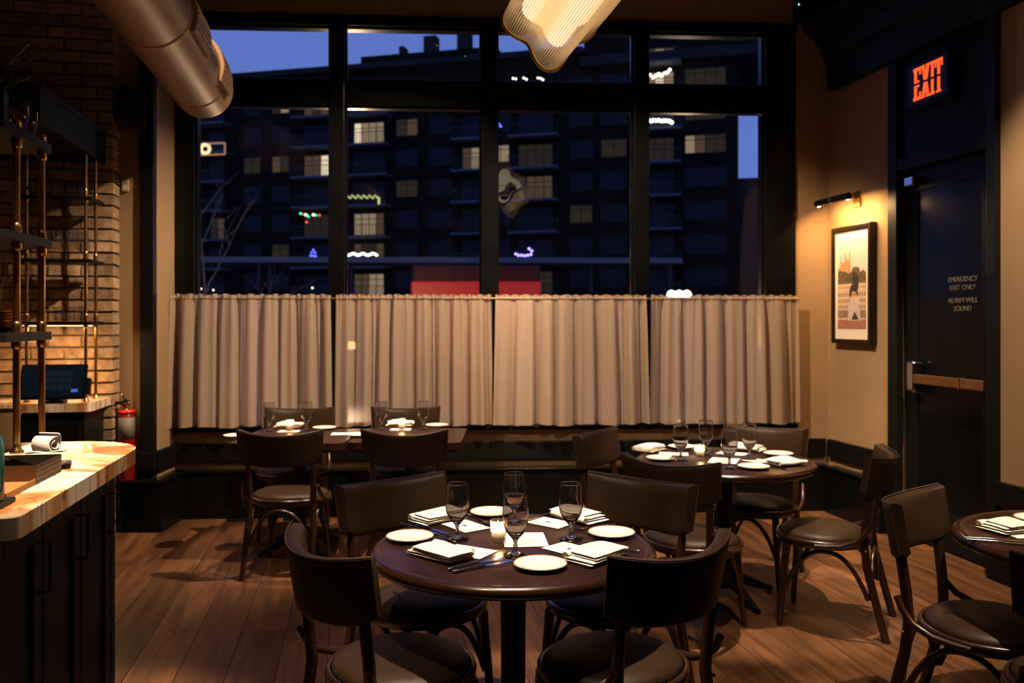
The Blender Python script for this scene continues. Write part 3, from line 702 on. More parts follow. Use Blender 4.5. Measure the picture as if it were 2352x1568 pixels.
# ice caddy: perforated steel box
iv, iu = uv(px(83, 1113, ZT)); iv2, iu2 = uv(px(143, 1083, ZT))
M_dsteel = pm('dark_steel', (.16, .12, .085), .35, metal=.9, var=.1, scale=10)
ice = empty('ice_caddy', (0, 0, 0), A, 'perforated dark steel caddy filled with ice on the marble bar counter', 'caddy')
def perf(yA, yB, x, z0, z1, nx, nz):
    m = MB(); dy = (yB - yA) / nx; dz = (z1 - z0) / nz; g = .0032; th = .0015
    for j in range(nz + 1):
        zz = z0 + dz * j; m.box(x - th, x, yA, yB, max(z0, zz - dz / 2 + g), min(z1, zz + dz / 2 - g))
    for i in range(nx + 1):
        yy = yA + dy * i; m.box(x - th, x, max(yA, yy - dy / 2 + g * .8), min(yB, yy + dy / 2 - g * .8), z0, z1)
    return m
zc = ZT + .0005
perf(iu, iu2, iv, zc, zc + .052, 14, 4).build('side_panel', M_dsteel, ice)
MB().box(iv - .5, iv - .0016, iu, iu + .0015, zc, zc + .052).build('front_panel', M_dsteel, ice)
MB().box(iv - .5, iv - .0016, iu2 - .0015, iu2, zc, zc + .052).build('back_panel', M_dsteel, ice)
MB().box(iv - .5, iv - .003, iu + .002, iu2 - .002, zc, zc + .003).build('base', M_iron, ice)
M_ice = thin_glass('ice', (.75, .78, .80), 1.6, 2.5, .03)
ri = random.Random(4)
for k in range(26):
    s_ = ri.uniform(.012, .017)
    o_ = MB().box(-s_, s_, -s_, s_, -s_, s_).build('ice_cube', M_ice, ice, .003, (iv - .03 - ri.random() * .26, iu + .025 + ri.random() * (iu2 - iu - .05), zc + .024 + ri.random() * .022))
    o_.rotation_euler = (ri.random() * 3, ri.random() * 3, ri.random() * 3)
# wooden tray in front
M_tray = pm('oak_tray', (.34, .14, .045), .45, var=.35, scale=6, stretch=(1, 12, 12))
ty = empty('wooden_tray', (0, 0, 0), A, 'brown wooden tray with a copper edge in front of the ice caddy', 'tray')
MB().box(iv - .5, iv - .004, iu - .20, iu - .003, zc, zc + .010).build('board', M_tray, ty, .002)
MB().box(iv - .004, iv, iu - .20, iu - .003, zc, zc + .016).build('edge', pm('copper_edge', (.80, .40, .14), .35, metal=.7), ty, .001)
mt = tag(MB().box(iv - .6, iv + .03, iu - .34, iu - .22, zc, zc + .012).build('bar_mat', M_iron, None, .003, (0, 0, 0), A), 'black rubber bar mat near the end of the marble counter', 'bar mat')
tb = empty('teal_bottle', loc_uv(iv - .013, iu - .278, zc + .0125), 0, 'teal glass bottle standing on the black bar mat', 'bottle')
MB().lathe([(0, 0), (.034, 0), (.036, .006), (.036, .13), (.030, .155), (.014, .18), (.013, .24), (.015, .245), (0, .245)], 24).build('body', pm('teal_glass', (.01, .10, .10), .1, coat=.6), tb)
MB().lathe([(0, .245), (.014, .245), (.014, .268), (0, .27)], 16).build('stopper', M_brass, tb)
for k in range(2):
    tag(MB().prism(rrect(-.075, .075, -.05, .05, (.006,) * 4), 0, .007).build('bill_tray', M_blackgloss, None, .002, loc_uv(iv - .075 - .01 * k, iu2 + .075, zc + k * .009), A + .25 - .3 * k), 'slim black bill tray stacked behind the ice caddy', 'tray', 'black bill trays on the bar')
tw = empty('rolled_towel', seton(px(106, 1036, ZT)), A + .2, 'white rolled towel on the marble bar counter', 'towel')
tw.scale = (.62, .62, .62)
M_towel = pm('white_towel', (.80, .76, .70), .95, var=.05, scale=60, bump=.4, bscale=400)
spi = []
for k in range(34):
    a = k * .42; r = .010 + .00135 * k; spi.append((r * math.cos(a), r * math.sin(a) + .042))
m = MB()
m.add([(x, -.055 + .006 * math.sin(i * .9), z) for i, (x, z) in enumerate(spi)] + [(x, .055, z) for x, z in spi], [(i, i + 1, 35 + i, 34 + i) for i in range(33)], True)
o_ = m.build('roll', M_towel, tw); mo = o_.modifiers.new('s', 'SOLIDIFY'); mo.thickness = .007; o_.rotation_euler = (0, 0, R(60))
m = MB().grid(lambda a, c: (-.095 + .19 * a, -.06 + .12 * c, .006 + .004 * math.sin(a * 9) * math.sin(c * 7 + 1)), 16, 12)
o_ = m.build('loose_end', M_towel, tw); mo = o_.modifiers.new('s', 'SOLIDIFY'); mo.thickness = .006

# ------------------------------------------------------------------ back bar
BZ = .975
e1 = px(208, 926, BZ); bbv, bbu = uv(e1)
bb = tag(MB().prism([(bbv - 1.0, bbu), (bbv - .015, bbu), (bbv, bbu + .015), (bbv, bu - .012), (bbv - 1.0, bu - .012)], BZ - .055, BZ).build('back_bar_countertop', M_marble, None, .006, (0, 0, 0), A, bseg=3), 'veined marble slab of the back bar in front of the brick wall', 'countertop')
bk = empty('back_bar_cabinet', (0, 0, 0), A, 'black back bar cabinet under the marble slab by the brick wall', 'cabinet')
MB().box(bbv - 1.0, bbv - .05, bbu + .04, bu - .012, 0, BZ - .055).build('body', M_black, bk)
for k in range(2): MB().box(bbv - .50 - .46 * k, bbv - .07 - .46 * k, bbu + .02, bbu + .04, .10, BZ - .09).build('door', M_black, bk, .004)
bs = empty('back_bar_shelf', (0, 0, 0), A, 'black glass shelf rack on brass posts against the brick wall', 'shelf')
pv1, pu1 = uv(px(197, 922, BZ)); pu2 = pu1 + .22
for v, u in ((pv1, pu1), (pv1, pu2), (pv1 - .36, pu1), (pv1 - .36, pu2)): bpost(v, u, BZ + .0005, 2.615, bs, .0105, (1.494, 1.906, 2.32))
for z in (1.494, 1.906, 2.32): MB().box(pv1 - .41, pv1 + .045, pu1 - .045, pu2 + .04, z - .012, z + .012).build('shelf_board', M_black, bs, .003)
led = MB().box(pv1 - .40, pv1 + .035, pu1 + .0, pu1 + .03, 1.474, 1.482).build('light_strip', emit_mat('shelf_strip', WARM2, 2.0), bs)
l = bpy.data.lights.new('shelf_strip_light', 'AREA'); l.shape = 'RECTANGLE'; l.size = .42; l.size_y = .03; l.energy = 9; l.color = WARM2
lo = bpy.data.objects.new('shelf_strip_light', l); col.objects.link(lo); lo.parent = bs; lo.location = (pv1 - .18, pu1 + .015, 1.468)
cn = empty('bar_canopy', (0, 0, 0), A, 'black boxed canopy above the back bar shelves', 'canopy')
cv, _ = uv((-2.86, 6.0, 0)); cu0 = uv((-2.62, 4.72, 0))[1]
MB().box(cv - 1.0, cv, cu0, bu - .012, 2.615, 2.82).build('box', M_black, cn, .004)
MB().box(cv - 1.0, cv + .012, cu0 - .012, bu - .012, 2.80, 2.835).build('top_moulding', M_black, cn, .004)
rr_ = random.Random(8)
for zi, z in enumerate((1.494, 1.906, 2.32)):
    for k in range(8):
        tag(inst(tumbler_me if zi != 1 else goblet_me, 'tumbler' if zi != 1 else 'stem_glass', None, loc_uv(pv1 - .06 - .08 * (k % 4) + rr_.uniform(-.004, .004), pu1 + .055 + .095 * (k // 4), z + .0125), (0, 0, 0), (.88, .88, 1.0)),
            ['clear tumbler on the lowest back bar shelf', 'clear stemmed glass on the middle back bar shelf', 'clear tumbler on the highest back bar shelf'][zi], 'glass', ['tumblers on the lowest back bar shelf', 'stemmed glasses on the middle back bar shelf', 'tumblers on the highest back bar shelf'][zi])
# point-of-sale screen
pos = empty('order_terminal', loc_uv(pv1 - .17, bbu + .0, BZ + .0005), A, 'black touch-screen order terminal on the back bar marble slab', 'monitor')
Mt = Matrix.Translation((0, 0, .03)) @ Matrix.Rotation(R(-18), 4, 'X')
MB().box(-.20, .20, 0, .025, 0, .235, Mt).build('screen_case', M_blackgloss, pos, .008)
M_scr = pm('dim_screen', (.004, .008, .014), .15, emit=(.02, .08, .16), estr=.03)
MB().box(-.185, .185, -.0015, -.0002, .015, .22, Mt).build('display', M_scr, pos)
for i in range(4):
    for j in range(3): MB().box(-.06 + .045 * i, -.02 + .045 * i, -.002, -.0015, .06 + .045 * j, .098 + .045 * j, Mt).build('screen_key', pm('screen_key_mat', (.006, .015, .03), .2, emit=(.03, .1, .2), estr=.05) if (i, j) == (0, 0) else MATS['screen_key_mat'], pos)
MB().box(.115, .155, -.0025, -.0015, .045, .066, Mt).build('blue_key', emit_mat('blue_key', (.10, .18, .75), .7), pos)
MB().box(-.07, .07, .01, .10, 0, .02).box(-.03, .03, .05, .08, .0, .10).build('stand', M_black, pos, .004)
MB().box(.20, .225, .0, .04, .03, .14, Mt).build('card_reader', M_black, pos, .004)
# vase of dry twigs behind the bar
vz = empty('twig_vase', loc_uv(pv1 - .60, bbu + .14, BZ + .0005), 0, 'dark vase of bare twigs on the back bar', 'vase')
MB().lathe([(0, 0), (.05, 0), (.07, .05), (.075, .12), (.045, .2), (.04, .24), (.035, .24), (.04, .19), (0, .03)], 24).build('body', M_iron, vz)
M_twig = pm('twig_bark', (.10, .055, .025), .8)
for k in range(7):
    a = k * .9; p = [Vector((0, 0, .05)), Vector((.02 * math.cos(a), .02 * math.sin(a), .25)), Vector((.09 * math.cos(a), .06 * math.sin(a), .7)), Vector((.15 * math.cos(a + .3), .08 * math.sin(a + .3), 1.1 + .05 * k))]
    MB().tube(p, [.004, .004, .003, .0015], 6).build('twig', M_twig, vz)

# ------------------------------------------------------------------ tables
TZ = .75
def round_table(x, y, label):
    t = empty('round_table', (x, y, 0), R(20), label, 'table')
    MB().lathe([(0, TZ - .001), (.438, TZ - .001), (.443, TZ - .004), (.447, TZ - .0045), (.450, TZ - .001), (.456, TZ), (.470, TZ - .003), (.480, TZ - .012), (.482, TZ - .024), (.475, TZ - .036), (.455, TZ - .044), (0, TZ - .044)], 96).build('tabletop', M_top, t)
    MB().lathe([(.4475, TZ - .004), (.4505, TZ - .0005), (.456, TZ + .0006), (.471, TZ - .0024), (.481, TZ - .0118), (.4832, TZ - .024), (.476, TZ - .0366), (.456, TZ - .0446)], 96).build('bullnose_edge', M_edge, t)
    MB().lathe([(0, TZ - .044), (.16, TZ - .044), (.16, TZ - .056), (0, TZ - .056)], 32).build('mounting_plate', M_iron, t)
    MB().lathe([(.03, TZ - .05), (.07, TZ - .07), (.045, TZ - .12), (.042, .42), (.042, .16), (.055, .13), (.062, .09), (.05, .06), (.03, .05)], 28).build('pedestal', M_iron, t)
    for k in range(4):
        a = math.pi / 2 * k
        MB().tube([(.02 * math.cos(a), .02 * math.sin(a), .10), (.12 * math.cos(a), .12 * math.sin(a), .085), (.24 * math.cos(a), .24 * math.sin(a), .035), (.31 * math.cos(a), .31 * math.sin(a), .014)], [.032, .028, .02, .014], 10).build('foot', M_iron, t)
    return t
T1 = Vector((.004, 2.90, 0)); T2 = Vector((1.165, 4.66, 0)); T3 = Vector((2.072, 2.96, 0))
round_table(T1.x, T1.y, 'round dark wood pedestal table nearest the marble bar, set for four')
round_table(T2.x, T2.y, 'round dark wood pedestal table in the corner below the framed picture')
round_table(T3.x, T3.y, 'round dark wood table against the wall past the emergency door')
def square_table(x, y, label, wx=.715, wy=.72):
    t = empty('square_table', (x, y, 0), 0, label, 'table')
    MB().prism(rrect(-wx / 2, wx / 2, -wy / 2, wy / 2, (.05,) * 4), TZ - .045, TZ, None, True).build('tabletop', M_top, t, .012, bseg=4)
    MB().prism(rrect(-wx / 2 + .02, wx / 2 - .02, -wy / 2 + .02, wy / 2 - .02, (.04,) * 4), TZ - .06, TZ - .045, None, True).build('underframe', M_iron, t)
    MB().lathe([(.03, TZ - .06), (.07, TZ - .075), (.04, TZ - .12), (.038, .16), (.055, .10), (.03, .05)], 24).build('pedestal', M_iron, t)
    for k in range(4):
        a = math.pi / 4 + math.pi / 2 * k
        MB().tube([(.02 * math.cos(a), .02 * math.sin(a), .09), (.14 * math.cos(a), .14 * math.sin(a), .07), (.30 * math.cos(a), .30 * math.sin(a), .014)], [.03, .025, .014], 10).build('foot', M_iron, t)
S1 = Vector((-1.405, 5.63, 0)); S2 = Vector((-.675, 5.66, 0))
square_table(S1.x, S1.y, 'square dark table by the curtains, nearer the brick wall')
square_table(S2.x, S2.y, 'square dark table by the curtains, nearer the corner table')

# ------------------------------------------------------------------ chairs
def make_chair():
    c = empty('bentwood_chair', (0, 0, 0))
    # seat cushion and wooden seat ring
    def outl(th, k=1.0):
        r = .222 * k * (1 + .03 * math.cos(2 * th) - .02 * math.sin(th)); return r * math.cos(th), r * math.sin(th) * 1.0
    prof = [(0, .487), (.35, .486), (.62, .482), (.82, .474), (.93, .464), (.985, .450), (.98, .438), (.9, .432)]
    m = MB(); vs = []; fs = []
    for k, z in prof:
        for j in range(40):
            x, y = outl(2 * math.pi * j / 40, max(k, .001)); vs.append((x, y, z))
    for i in range(len(prof) - 1):
        for j in range(40): fs.append((i * 40 + j, i * 40 + (j + 1) % 40, (i + 1) * 40 + (j + 1) % 40, (i + 1) * 40 + j))
    m.add(vs, [f[::-1] for f in fs], True); m.build('seat', M_leather, c)
    rp = [(1.0, .447), (1.055, .446), (1.07, .438), (1.06, .412), (1.0, .405), (.85, .405)]
    vs = []; fs = []
    for k, z in rp:
        for j in range(40):
            x, y = outl(2 * math.pi * j / 40, k); vs.append((x, y, z))
    for i in range(len(rp) - 1):
        for j in range(40): fs.append((i * 40 + j, i * 40 + (j + 1) % 40, (i + 1) * 40 + (j + 1) % 40, (i + 1) * 40 + j)[::-1])
    MB().add(vs, fs, True).build('seat_ring', M_wood, c)
    # curved backrest
    hw = .245; T = .042
    def arc(s): return -.300 + .098 * (s * s)             # s -1..1
    def back(s, zr, off):
        zt = .846 + .026 * s * s; zb = .655 + .040 * abs(s) ** 5
        z = zb + (zt - zb) * zr; y = arc(s) - .16 * (z - .63)
        # outward normal of the arc
        dx = hw; dy = 2 * .098 * s; L = math.hypot(dx, dy)
        x = hw * s * (.95 + .05 * zr)
        return Vector((x + off * (-dy / L) * -1 * -1, y + off * (dx / L), z))
    m = MB(); NS, NZ = 22, 8; ring = []
    # closed loop across the thickness: front face up, over the top, back face down
    loop = [(0.03, .5), (.0, 0), (.03, -.5)]
    prof2 = []
    for k in range(NZ + 1): prof2.append((.04 + .92 * k / NZ, 1, .5))
    prof2 += [(.985, 1, .38), (1.0, 1, .15), (1.0, 1, -.2), (.985, 1, -.42)]
    for k in range(NZ, -1, -1): prof2.append((.04 + .92 * k / NZ, 1, -.5))
    prof2 += [(.015, 1, -.38), (0, 1, 0), (.015, 1, .38)]
    n2 = len(prof2); vs = []; fs = []
    for i in range(NS + 1):
        s = -1 + 2 * i / NS
        for zr, _, o in prof2:
            bulge = .006 * (1 - s ** 4) * (1 - (2 * zr - 1) ** 4) if o > 0 else 0
            vs.append(back(s, zr, o * T + bulge))
    for i in range(NS):
        for j in range(n2):
            j2 = (j + 1) % n2; fs.append((i * n2 + j, (i + 1) * n2 + j, (i + 1) * n2 + j2, i * n2 + j2))
    m.add(vs, fs, True); m.add(vs[:n2], [list(range(n2))]); m.add(vs[-n2:], [list(range(n2))[::-1]])
    bo = m.build('backrest', M_leather, c, .004)
    MB().tube([back(-1 + 2 * i / 24, 1.0, -T * .46) + Vector((0, 0, .001)) for i in range(25)], .0028, 6).build('piping', M_welt, bo)
    for s in (-1, 1): MB().tube([back(s, 1 - i / 8, -T * .46) + Vector((s * .001, 0, 0)) for i in range(9)], .0025, 6).build('piping', M_welt, bo)
    for sx in (-1, 1):
        # rear post-leg
        p = [(.205, -.315, 0), (.200, -.275, .15), (.192, -.228, .34), (.188, -.215, .45), (.191, -.224, .56), (.194, -.236, .65), (.195, -.244, .71)]
        MB().tube([(sx * x, y, z) for x, y, z in p], [.015, .017, .019, .020, .018, .0155, .012], 10, rb=.019).build('leg', M_wood, c)
        p = [(.195, .175, 0), (.182, .165, .15), (.168, .150, .35), (.165, .147, .41)]
        MB().tube([(sx * x, y, z) for x, y, z in p], [.013, .016, .019, .020], 10).build('leg', M_wood, c)
        # hip brace from post down to the seat ring
        p = [(.222, -.245, .545), (.228, -.225, .505), (.238, -.185, .462), (.243, -.12, .435), (.244, -.05, .427), (.242, .0, .424)]
        MB().tube([(sx * x, y, z) for x, y, z in p], .0125, 10).build('hip_brace', M_wood, c)
        # side arch
        arcp = [Vector((sx * (.196 - .0), -.235, .185)).lerp(Vector((sx * .178, .152, .185)), t) + Vector((0, 0, .205 * (1 - abs(2 * t - 1) ** 2.4))) for t in [i / 16 for i in range(17)]]
        MB().tube(arcp, .0115, 8).build('arch_stretcher', M_wood, c)
        MB().lathe([(0, 0), (.006, 0), (.005, .004), (0, .005)], 10, Matrix.Translation((sx * .215, -.225, .42)) @ Matrix.Rotation(R(90 * sx), 4, 'Y')).build('screw_cap', M_brassd, c)
    for y, z0, hw_ in ((.152, .185, .170), (-.245, .185, .187)):
        arcp = [Vector((-hw_ + 2 * hw_ * t, y, z0 + .205 * (1 - abs(2 * t - 1) ** 2.4))) for t in [i / 16 for i in range(17)]]
        MB().tube(arcp, .0115, 8).build('arch_stretcher', M_wood, c)
    return c
proto = make_chair(); used = [False]
BK = 'brown leather bentwood chair '
def chair(x, y, fx, fy, label, group):
    """x, y: middle of the back's chord; fx, fy: the way the sitter would face"""
    L = math.hypot(fx, fy); fx /= L; fy /= L
    c = proto if not used[0] else copy_tree(proto); used[0] = True
    c.location = (x + fx * .215, y + fy * .215, 0); c.rotation_euler = (0, 0, math.atan2(-fx, fy))
    tag(c, BK + label, 'chair', group)
G1, G2, G3, G4 = 'chairs at the round table nearest the bar', 'chairs at the corner round table', 'chairs at the square tables', 'chairs at the table past the emergency door'
chair(-.511, 2.52, .78, .62, 'at the bar-side round table, back turned to the marble counter', G1)
chair(.444, 2.50, -.60, .80, 'at the bar-side round table, farthest from bar and window', G1)
chair(-.463, 3.42, .61, -.79, 'at the bar-side round table, between it and the square tables', G1)
chair(.50, 3.43, -.62, -.78, 'at the bar-side round table, nearest the corner table', G1)
chair(.76, 4.01, .60, .79, 'at the corner table, back to back with a bar-side table chair', G2)
chair(.515, 4.90, .83, -.56, 'at the corner table, on the side of the square tables', G2)
chair(1.52, 5.13, -.53, -.85, 'at the corner table, between table and curtains', G2)
chair(1.765, 4.21, -.88, .47, 'at the corner table, back towards the emergency door', G2)
chair(-1.365, 5.03, .02, 1, 'facing the curtains at the square table nearer the brick wall', G3)
chair(-.635, 5.05, .0, 1, 'facing the curtains at the square table nearer the corner table', G3)
chair(-1.575, 6.24, .05, -1, 'with its back against the curtains, nearer the brick wall', G3)
chair(-.79, 6.28, .03, -1, 'with its back against the curtains, second from the brick wall', G3)
chair(1.53, 3.13, .72, -.69, 'at the table past the emergency door, on its window side', G4)
chair(1.64, 2.30, .40, .92, 'at the table past the emergency door, away from the window', G4)

# ------------------------------------------------------------------ tableware
plate_me = MB().lathe([(0, .002), (.045, .002), (.052, .0), (.058, .002), (.070, .009), (.083, .013), (.0835, .015), (.082, .0158), (.068, .0115), (.056, .0065), (.045, .0055), (0, .005)], 48).mesh('plate', M_china)
prim_me = MB().lathe([(.0795, .0152), (.0808, .0160), (.0822, .0162), (.0826, .0158)], 48).mesh('rim_line', M_brownline)
def plate(p, label, group):
    e = empty('bread_plate', p, 0, label, 'plate', group); inst(plate_me, 'dish', e); inst(prim_me, 'rim_line', e, (0, 0, .0003))
def slab(L, W, z0, z1, r, puff, taper=0.0):
    def f(a, c):
        x = (a - .5) * L; y = (c - .5) * W; ex = 1 - abs(2 * a - 1) ** 5; ey = 1 - abs(2 * c - 1) ** 5
        return x, y, ex * ey
    m = MB(); n1, n3 = 14, 9
    ph = [r.uniform(0, 6) for _ in range(4)]
    def top(a, c):
        x, y, e = f(a, c); return (x * (1 + .01 * math.sin(5 * c + ph[2])), y * (1 - taper * (a - .5)) + .002 * math.sin(6 * a + ph[3]), z0 + (z1 - z0) * (.5 + .5 * e) + puff * e * (.5 + .5 * math.sin(3 * a + ph[0])) * (.6 + .4 * math.sin(4 * c + ph[1])))
    def bot(a, c):
        x, y, e = f(a, c); return (x, y * (1 - taper * (a - .5)) + .002 * math.sin(6 * a + ph[3]), z0 + (z1 - z0) * (.5 - .5 * e) + puff * .55 * e * (.5 + .5 * math.sin(3 * a + ph[0])) * (.6 + .4 * math.sin(4 * c + ph[1])))
    m.grid(top, n1, n3); m.grid(lambda a, c: bot(1 - a, c), n1, n3); return m
def napkin(p, ang, seed, label, group, L=.205, W=.115):
    r = random.Random(seed); m = MB()
    for k in range(4):
        s_ = slab(L * (1 - .03 * k) + .004 * r.random(), W * (1 - .03 * (k % 2)), .0008 + .0075 * k, .0080 + .0075 * k, r, .006 + .003 * k, .10)
        Mm = Matrix.Translation((r.uniform(-.006, .006) + .006 * k, r.uniform(-.004, .004), 0)) @ Matrix.Rotation(r.uniform(-.05, .05), 4, 'Z')
        m.add(s_.v, s_.f, True, Mm)
    # rolled fold along one long side
    m.tube([(-L * .47 + L * .94 * i / 8, W * .5 - .004, .0160 + .002 * math.sin(i)) for i in range(9)], .0135, 12, rb=.011)
    o = m.build('folded_napkin', M_napkin, None, 0, p, ang); return tag(o, label, 'napkin', group)
def card(p, ang, label, group, L=.165, W=.115, menu=False, lift=.0004):
    e = empty('menu_card', (p.x, p.y, p.z + lift), ang, label, 'menu', group)
    MB().box(-L / 2, L / 2, -W / 2, W / 2, 0, .0007).build('card', M_paper, e)
    z0, z1 = .0008, .0011
    if menu:
        for k in range(11):
            w_ = (L * .36) * (.6 + .4 * abs(math.sin(k * 1.7)))
            MB().box(-w_, w_, -W / 2 + .018 + k * .0085, -W / 2 + .0195 + k * .0085, z0, z1).build('printed_line', M_inkg, e)
    else:
        MB().box(-.016, -.002, -.007, .007, z0, z1).box(.001, .010, -.006, .001, z0, z1).build('printed_mark', M_ink, e)
        MB().tube([(L * .36 * math.cos(a * .2618), W * .36 * math.sin(a * .2618), .0010) for a in range(24)], .0004, 4, closed=True).build('printed_oval', M_inkg, e)
def flat(outline, th, M=None): return MB().prism(outline, 0, th, M)
kb = [(0, -.006), (.012, -.009), (.06, -.0105), (.09, -.0095), (.108, -.002), (.108, .002), (.07, .0055), (.0, .0055)]
kh_pts = [(-.118, 0, .005), (-.112, 0, .005), (-.10, 0, .005), (-.075, 0, .005), (-.04, 0, .005), (-.012, 0, .005), (0, 0, .004)]
knife_blade = flat(kb, .0022, Matrix.Translation((0, 0, .0025)) @ Matrix.Rotation(R(4), 4, 'X')).mesh('blade', M_steel)
knife_hand = MB().tube(kh_pts, [.005, .0085, .0075, .0060, .0062, .0070, .0045], 10, rb=.0045).mesh('handle', M_steel)
def knife(p, ang, label, group):
    e = empty('table_knife', p, ang, label, 'knife', group); inst(knife_blade, 'blade', e); inst(knife_hand, 'handle', e)
fh = [(-.10, -.008), (-.108, 0), (-.10, .008), (-.075, .0065), (-.02, .0032), (.03, .003), (.045, .010), (.055, .012), (.055, -.012), (.045, -.010), (.03, -.003), (-.02, -.0032), (-.075, -.0065)]
fork_h = flat(fh[::-1], .0022, Matrix.Translation((0, 0, .001))).mesh('handle', M_steel)
ft = MB()
for k in range(4):
    y = -.0096 + k * .0064; ft.tube([(.054, y, .0022), (.075, y, .004), (.098, y * .92, .0075)], [.0020, .0018, .0011], 6)
fork_t = ft.mesh('tines', M_steel)
def fork(p, ang, label, group):
    e = empty('table_fork', p, ang, label, 'fork', group); inst(fork_h, 'handle', e); inst(fork_t, 'tines', e)
vg = MB().lathe([(0, 0), (.0255, 0), (.0265, .002), (.0268, .080), (.0262, .081), (.0248, .080), (.0245, .012), (0, .011)], 36).mesh('glass_cup', M_votive)
vw = MB().lathe([(0, .0115), (.0205, .0115), (.0225, .014), (.0225, .046), (.019, .047), (.004, .044), (0, .044)], 28).mesh('wax', M_wax)
vk = MB().tube([(0, 0, .044), (0, .0005, .053)], .0009, 6).mesh('wick', M_iron)
vf = MB().lathe([(0, .049), (.0035, .053), (.0046, .058), (.0036, .066), (.0015, .074), (0, .080)], 14).mesh('flame', M_flame)
def candle(p, label, watts=2.2):
    e = empty('votive_candle', p, random.random() * 6, label, 'candle')
    inst(vg, 'glass_cup', e); inst(vw, 'wax', e); inst(vk, 'wick', e); inst(vf, 'flame', e)
    l = bpy.data.lights.new('candle_glow', 'POINT'); l.energy = watts; l.color = (1, .55, .22); l.shadow_soft_size = .006
    lo = bpy.data.objects.new('candle_glow', l); col.objects.link(lo); lo.parent = e; lo.location = (0, 0, .066)
ZS = TZ + .0006
def on(x, y, z=ZS): return px(x, y, z)
def line(x0, y0, x1, y1):
    a, b = on(x0, y0), on(x1, y1); return (a + b) / 2, math.atan2(b.y - a.y, b.x - a.x)
def c7(x, y): return 860 + x * .2721, 1080 + y * .2721
# --- table nearest the bar
g = 'on the round table nearest the marble bar'
for x, y, wh in ((941.6, 1238, 'beside two knives facing the marble counter'), (1128, 1181, 'behind the candle, window side'), (1241, 1302, 'beside a fork, farthest from the window'), (1404.5, 1229, 'beside a single knife, nearest the corner table')):
    plate(on(x, y), 'white bread plate ' + wh + ', bar-side round table', 'bread plates ' + g)
for x, y, wh in ((1050, 1238, 'nearest the bar, beside a fork'), (1181, 1206, 'behind the candle, window side'), (1184, 1275, 'beside the candle, farthest from the window'), (1311, 1238, 'nearest the corner table')):
    goblet(on(x, y), 'empty water goblet ' + wh + ', bar-side table', 'goblets ' + g)
candle(on(1144, 1248), 'lit votive candle in a glass cup ' + g, 3.0)
def seg7(x0, y0, x1, y1): return line(*c7(x0, y0), *c7(x1, y1))
def nap(seg, seed, label, group, L=.19, dz=.0016): p, a = seg; napkin(Vector((p.x, p.y, ZS + dz)), a, seed, label, group, L)
nap(seg7(370, 665, 755, 785), 1, 'folded ivory napkin beside two knives, nearest the bar, bar-side round table', 'napkins ' + g, .20)
nap(seg7(415, 445, 640, 400), 2, 'folded ivory napkin on the bar and window side, bar-side round table', 'napkins ' + g, .19)
nap(seg7(1900, 455, 1560, 370), 3, 'folded ivory napkin on the corner table and window side, bar-side round table', 'napkins ' + g, .19)
nap(seg7(1730, 790, 2010, 700), 4, 'folded ivory napkin under the farthest chair back from the window, bar-side round table', 'napkins ' + g, .19)
def crd(cx, cy, x0, y0, x1, y1, label, group, menu=False, L=.165, W=.115, lift=.0004):
    _, a = seg7(x0, y0, x1, y1); card(on(*c7(cx, cy)), a, label, group, L, W, menu, lift)
crd(770, 470, 600, 470, 770, 532, 'white card half under a napkin, bar and window side, bar-side round table', 'cards ' + g)
crd(1480, 440, 1320, 425, 1640, 488, 'white card beside a napkin, corner table and window side, bar-side round table', 'cards ' + g)
crd(790, 685, 560, 640, 1000, 712, 'white card half under the napkin nearest the bar, bar-side round table', 'cards ' + g)
crd(1660, 668, 1410, 665, 1680, 735, 'white card half under the napkin farthest from the window, bar-side round table', 'cards ' + g)
crd(1268, 585, 1040, 640, 1575, 630, 'long white printed menu beside the candle ' + g, None, True, .15, .19)
for s_, wh in (((245, 465, 545, 545), 'beside the plate nearest the bar'), ((305, 450, 655, 550), 'beside the plate nearest the bar'), ((660, 838, 1085, 742), 'before the candle, farthest from the window'),
               ((735, 852, 1125, 775), 'before the candle, farthest from the window'), ((1480, 375, 1310, 425), 'on the window side'), ((2150, 675, 1815, 612), 'beside the plate nearest the corner table')):
    p, a = seg7(*s_); knife(p, a, 'steel table knife ' + wh + ', bar-side table', 'knives ' + g)
for s_ in ((330, 720, 620, 565), (1830, 832, 1430, 690), (1980, 462, 1700, 505), (840, 395, 940, 440)):
    p, a = seg7(*s_); fork(p, a, 'steel table fork ' + g, 'forks ' + g)
# --- corner table
g = 'on the corner round table'
def c8(x, y): return 1420 + x * .1956, 960 + y * .1956
for x, y, wh in ((1590, 588, 'farthest from the curtains'), (1880, 435, 'nearest the picture wall'), (750, 352, 'by the curtains'), (500, 487, 'nearest the square tables')): plate(on(*c8(x, y)), 'white bread plate ' + wh + ' on the corner round table', 'bread plates ' + g)
for x, y, wh in ((735, 495, 'nearest the square tables'), (1030, 430, 'behind the candle, by the curtains'), (1305, 588, 'farthest from the curtains'), (1540, 482, 'nearest the picture wall')): goblet(on(*c8(x, y)), 'empty water goblet ' + wh + ' on the corner round table', 'goblets ' + g)
candle(on(*c8(955, 478)), 'lit votive candle in a glass cup ' + g, 2.2)
def seg8(x0, y0, x1, y1): return line(*c8(x0, y0), *c8(x1, y1))
nap(seg8(230, 410, 500, 350), 5, 'folded ivory napkin on the square table side of the corner round table', 'napkins ' + g)
nap(seg8(1640, 385, 1400, 360), 6, 'folded ivory napkin on the curtain side of the corner round table', 'napkins ' + g)
nap(seg8(2130, 530, 1800, 560), 7, 'folded ivory napkin on the emergency door side of the corner round table', 'napkins ' + g)
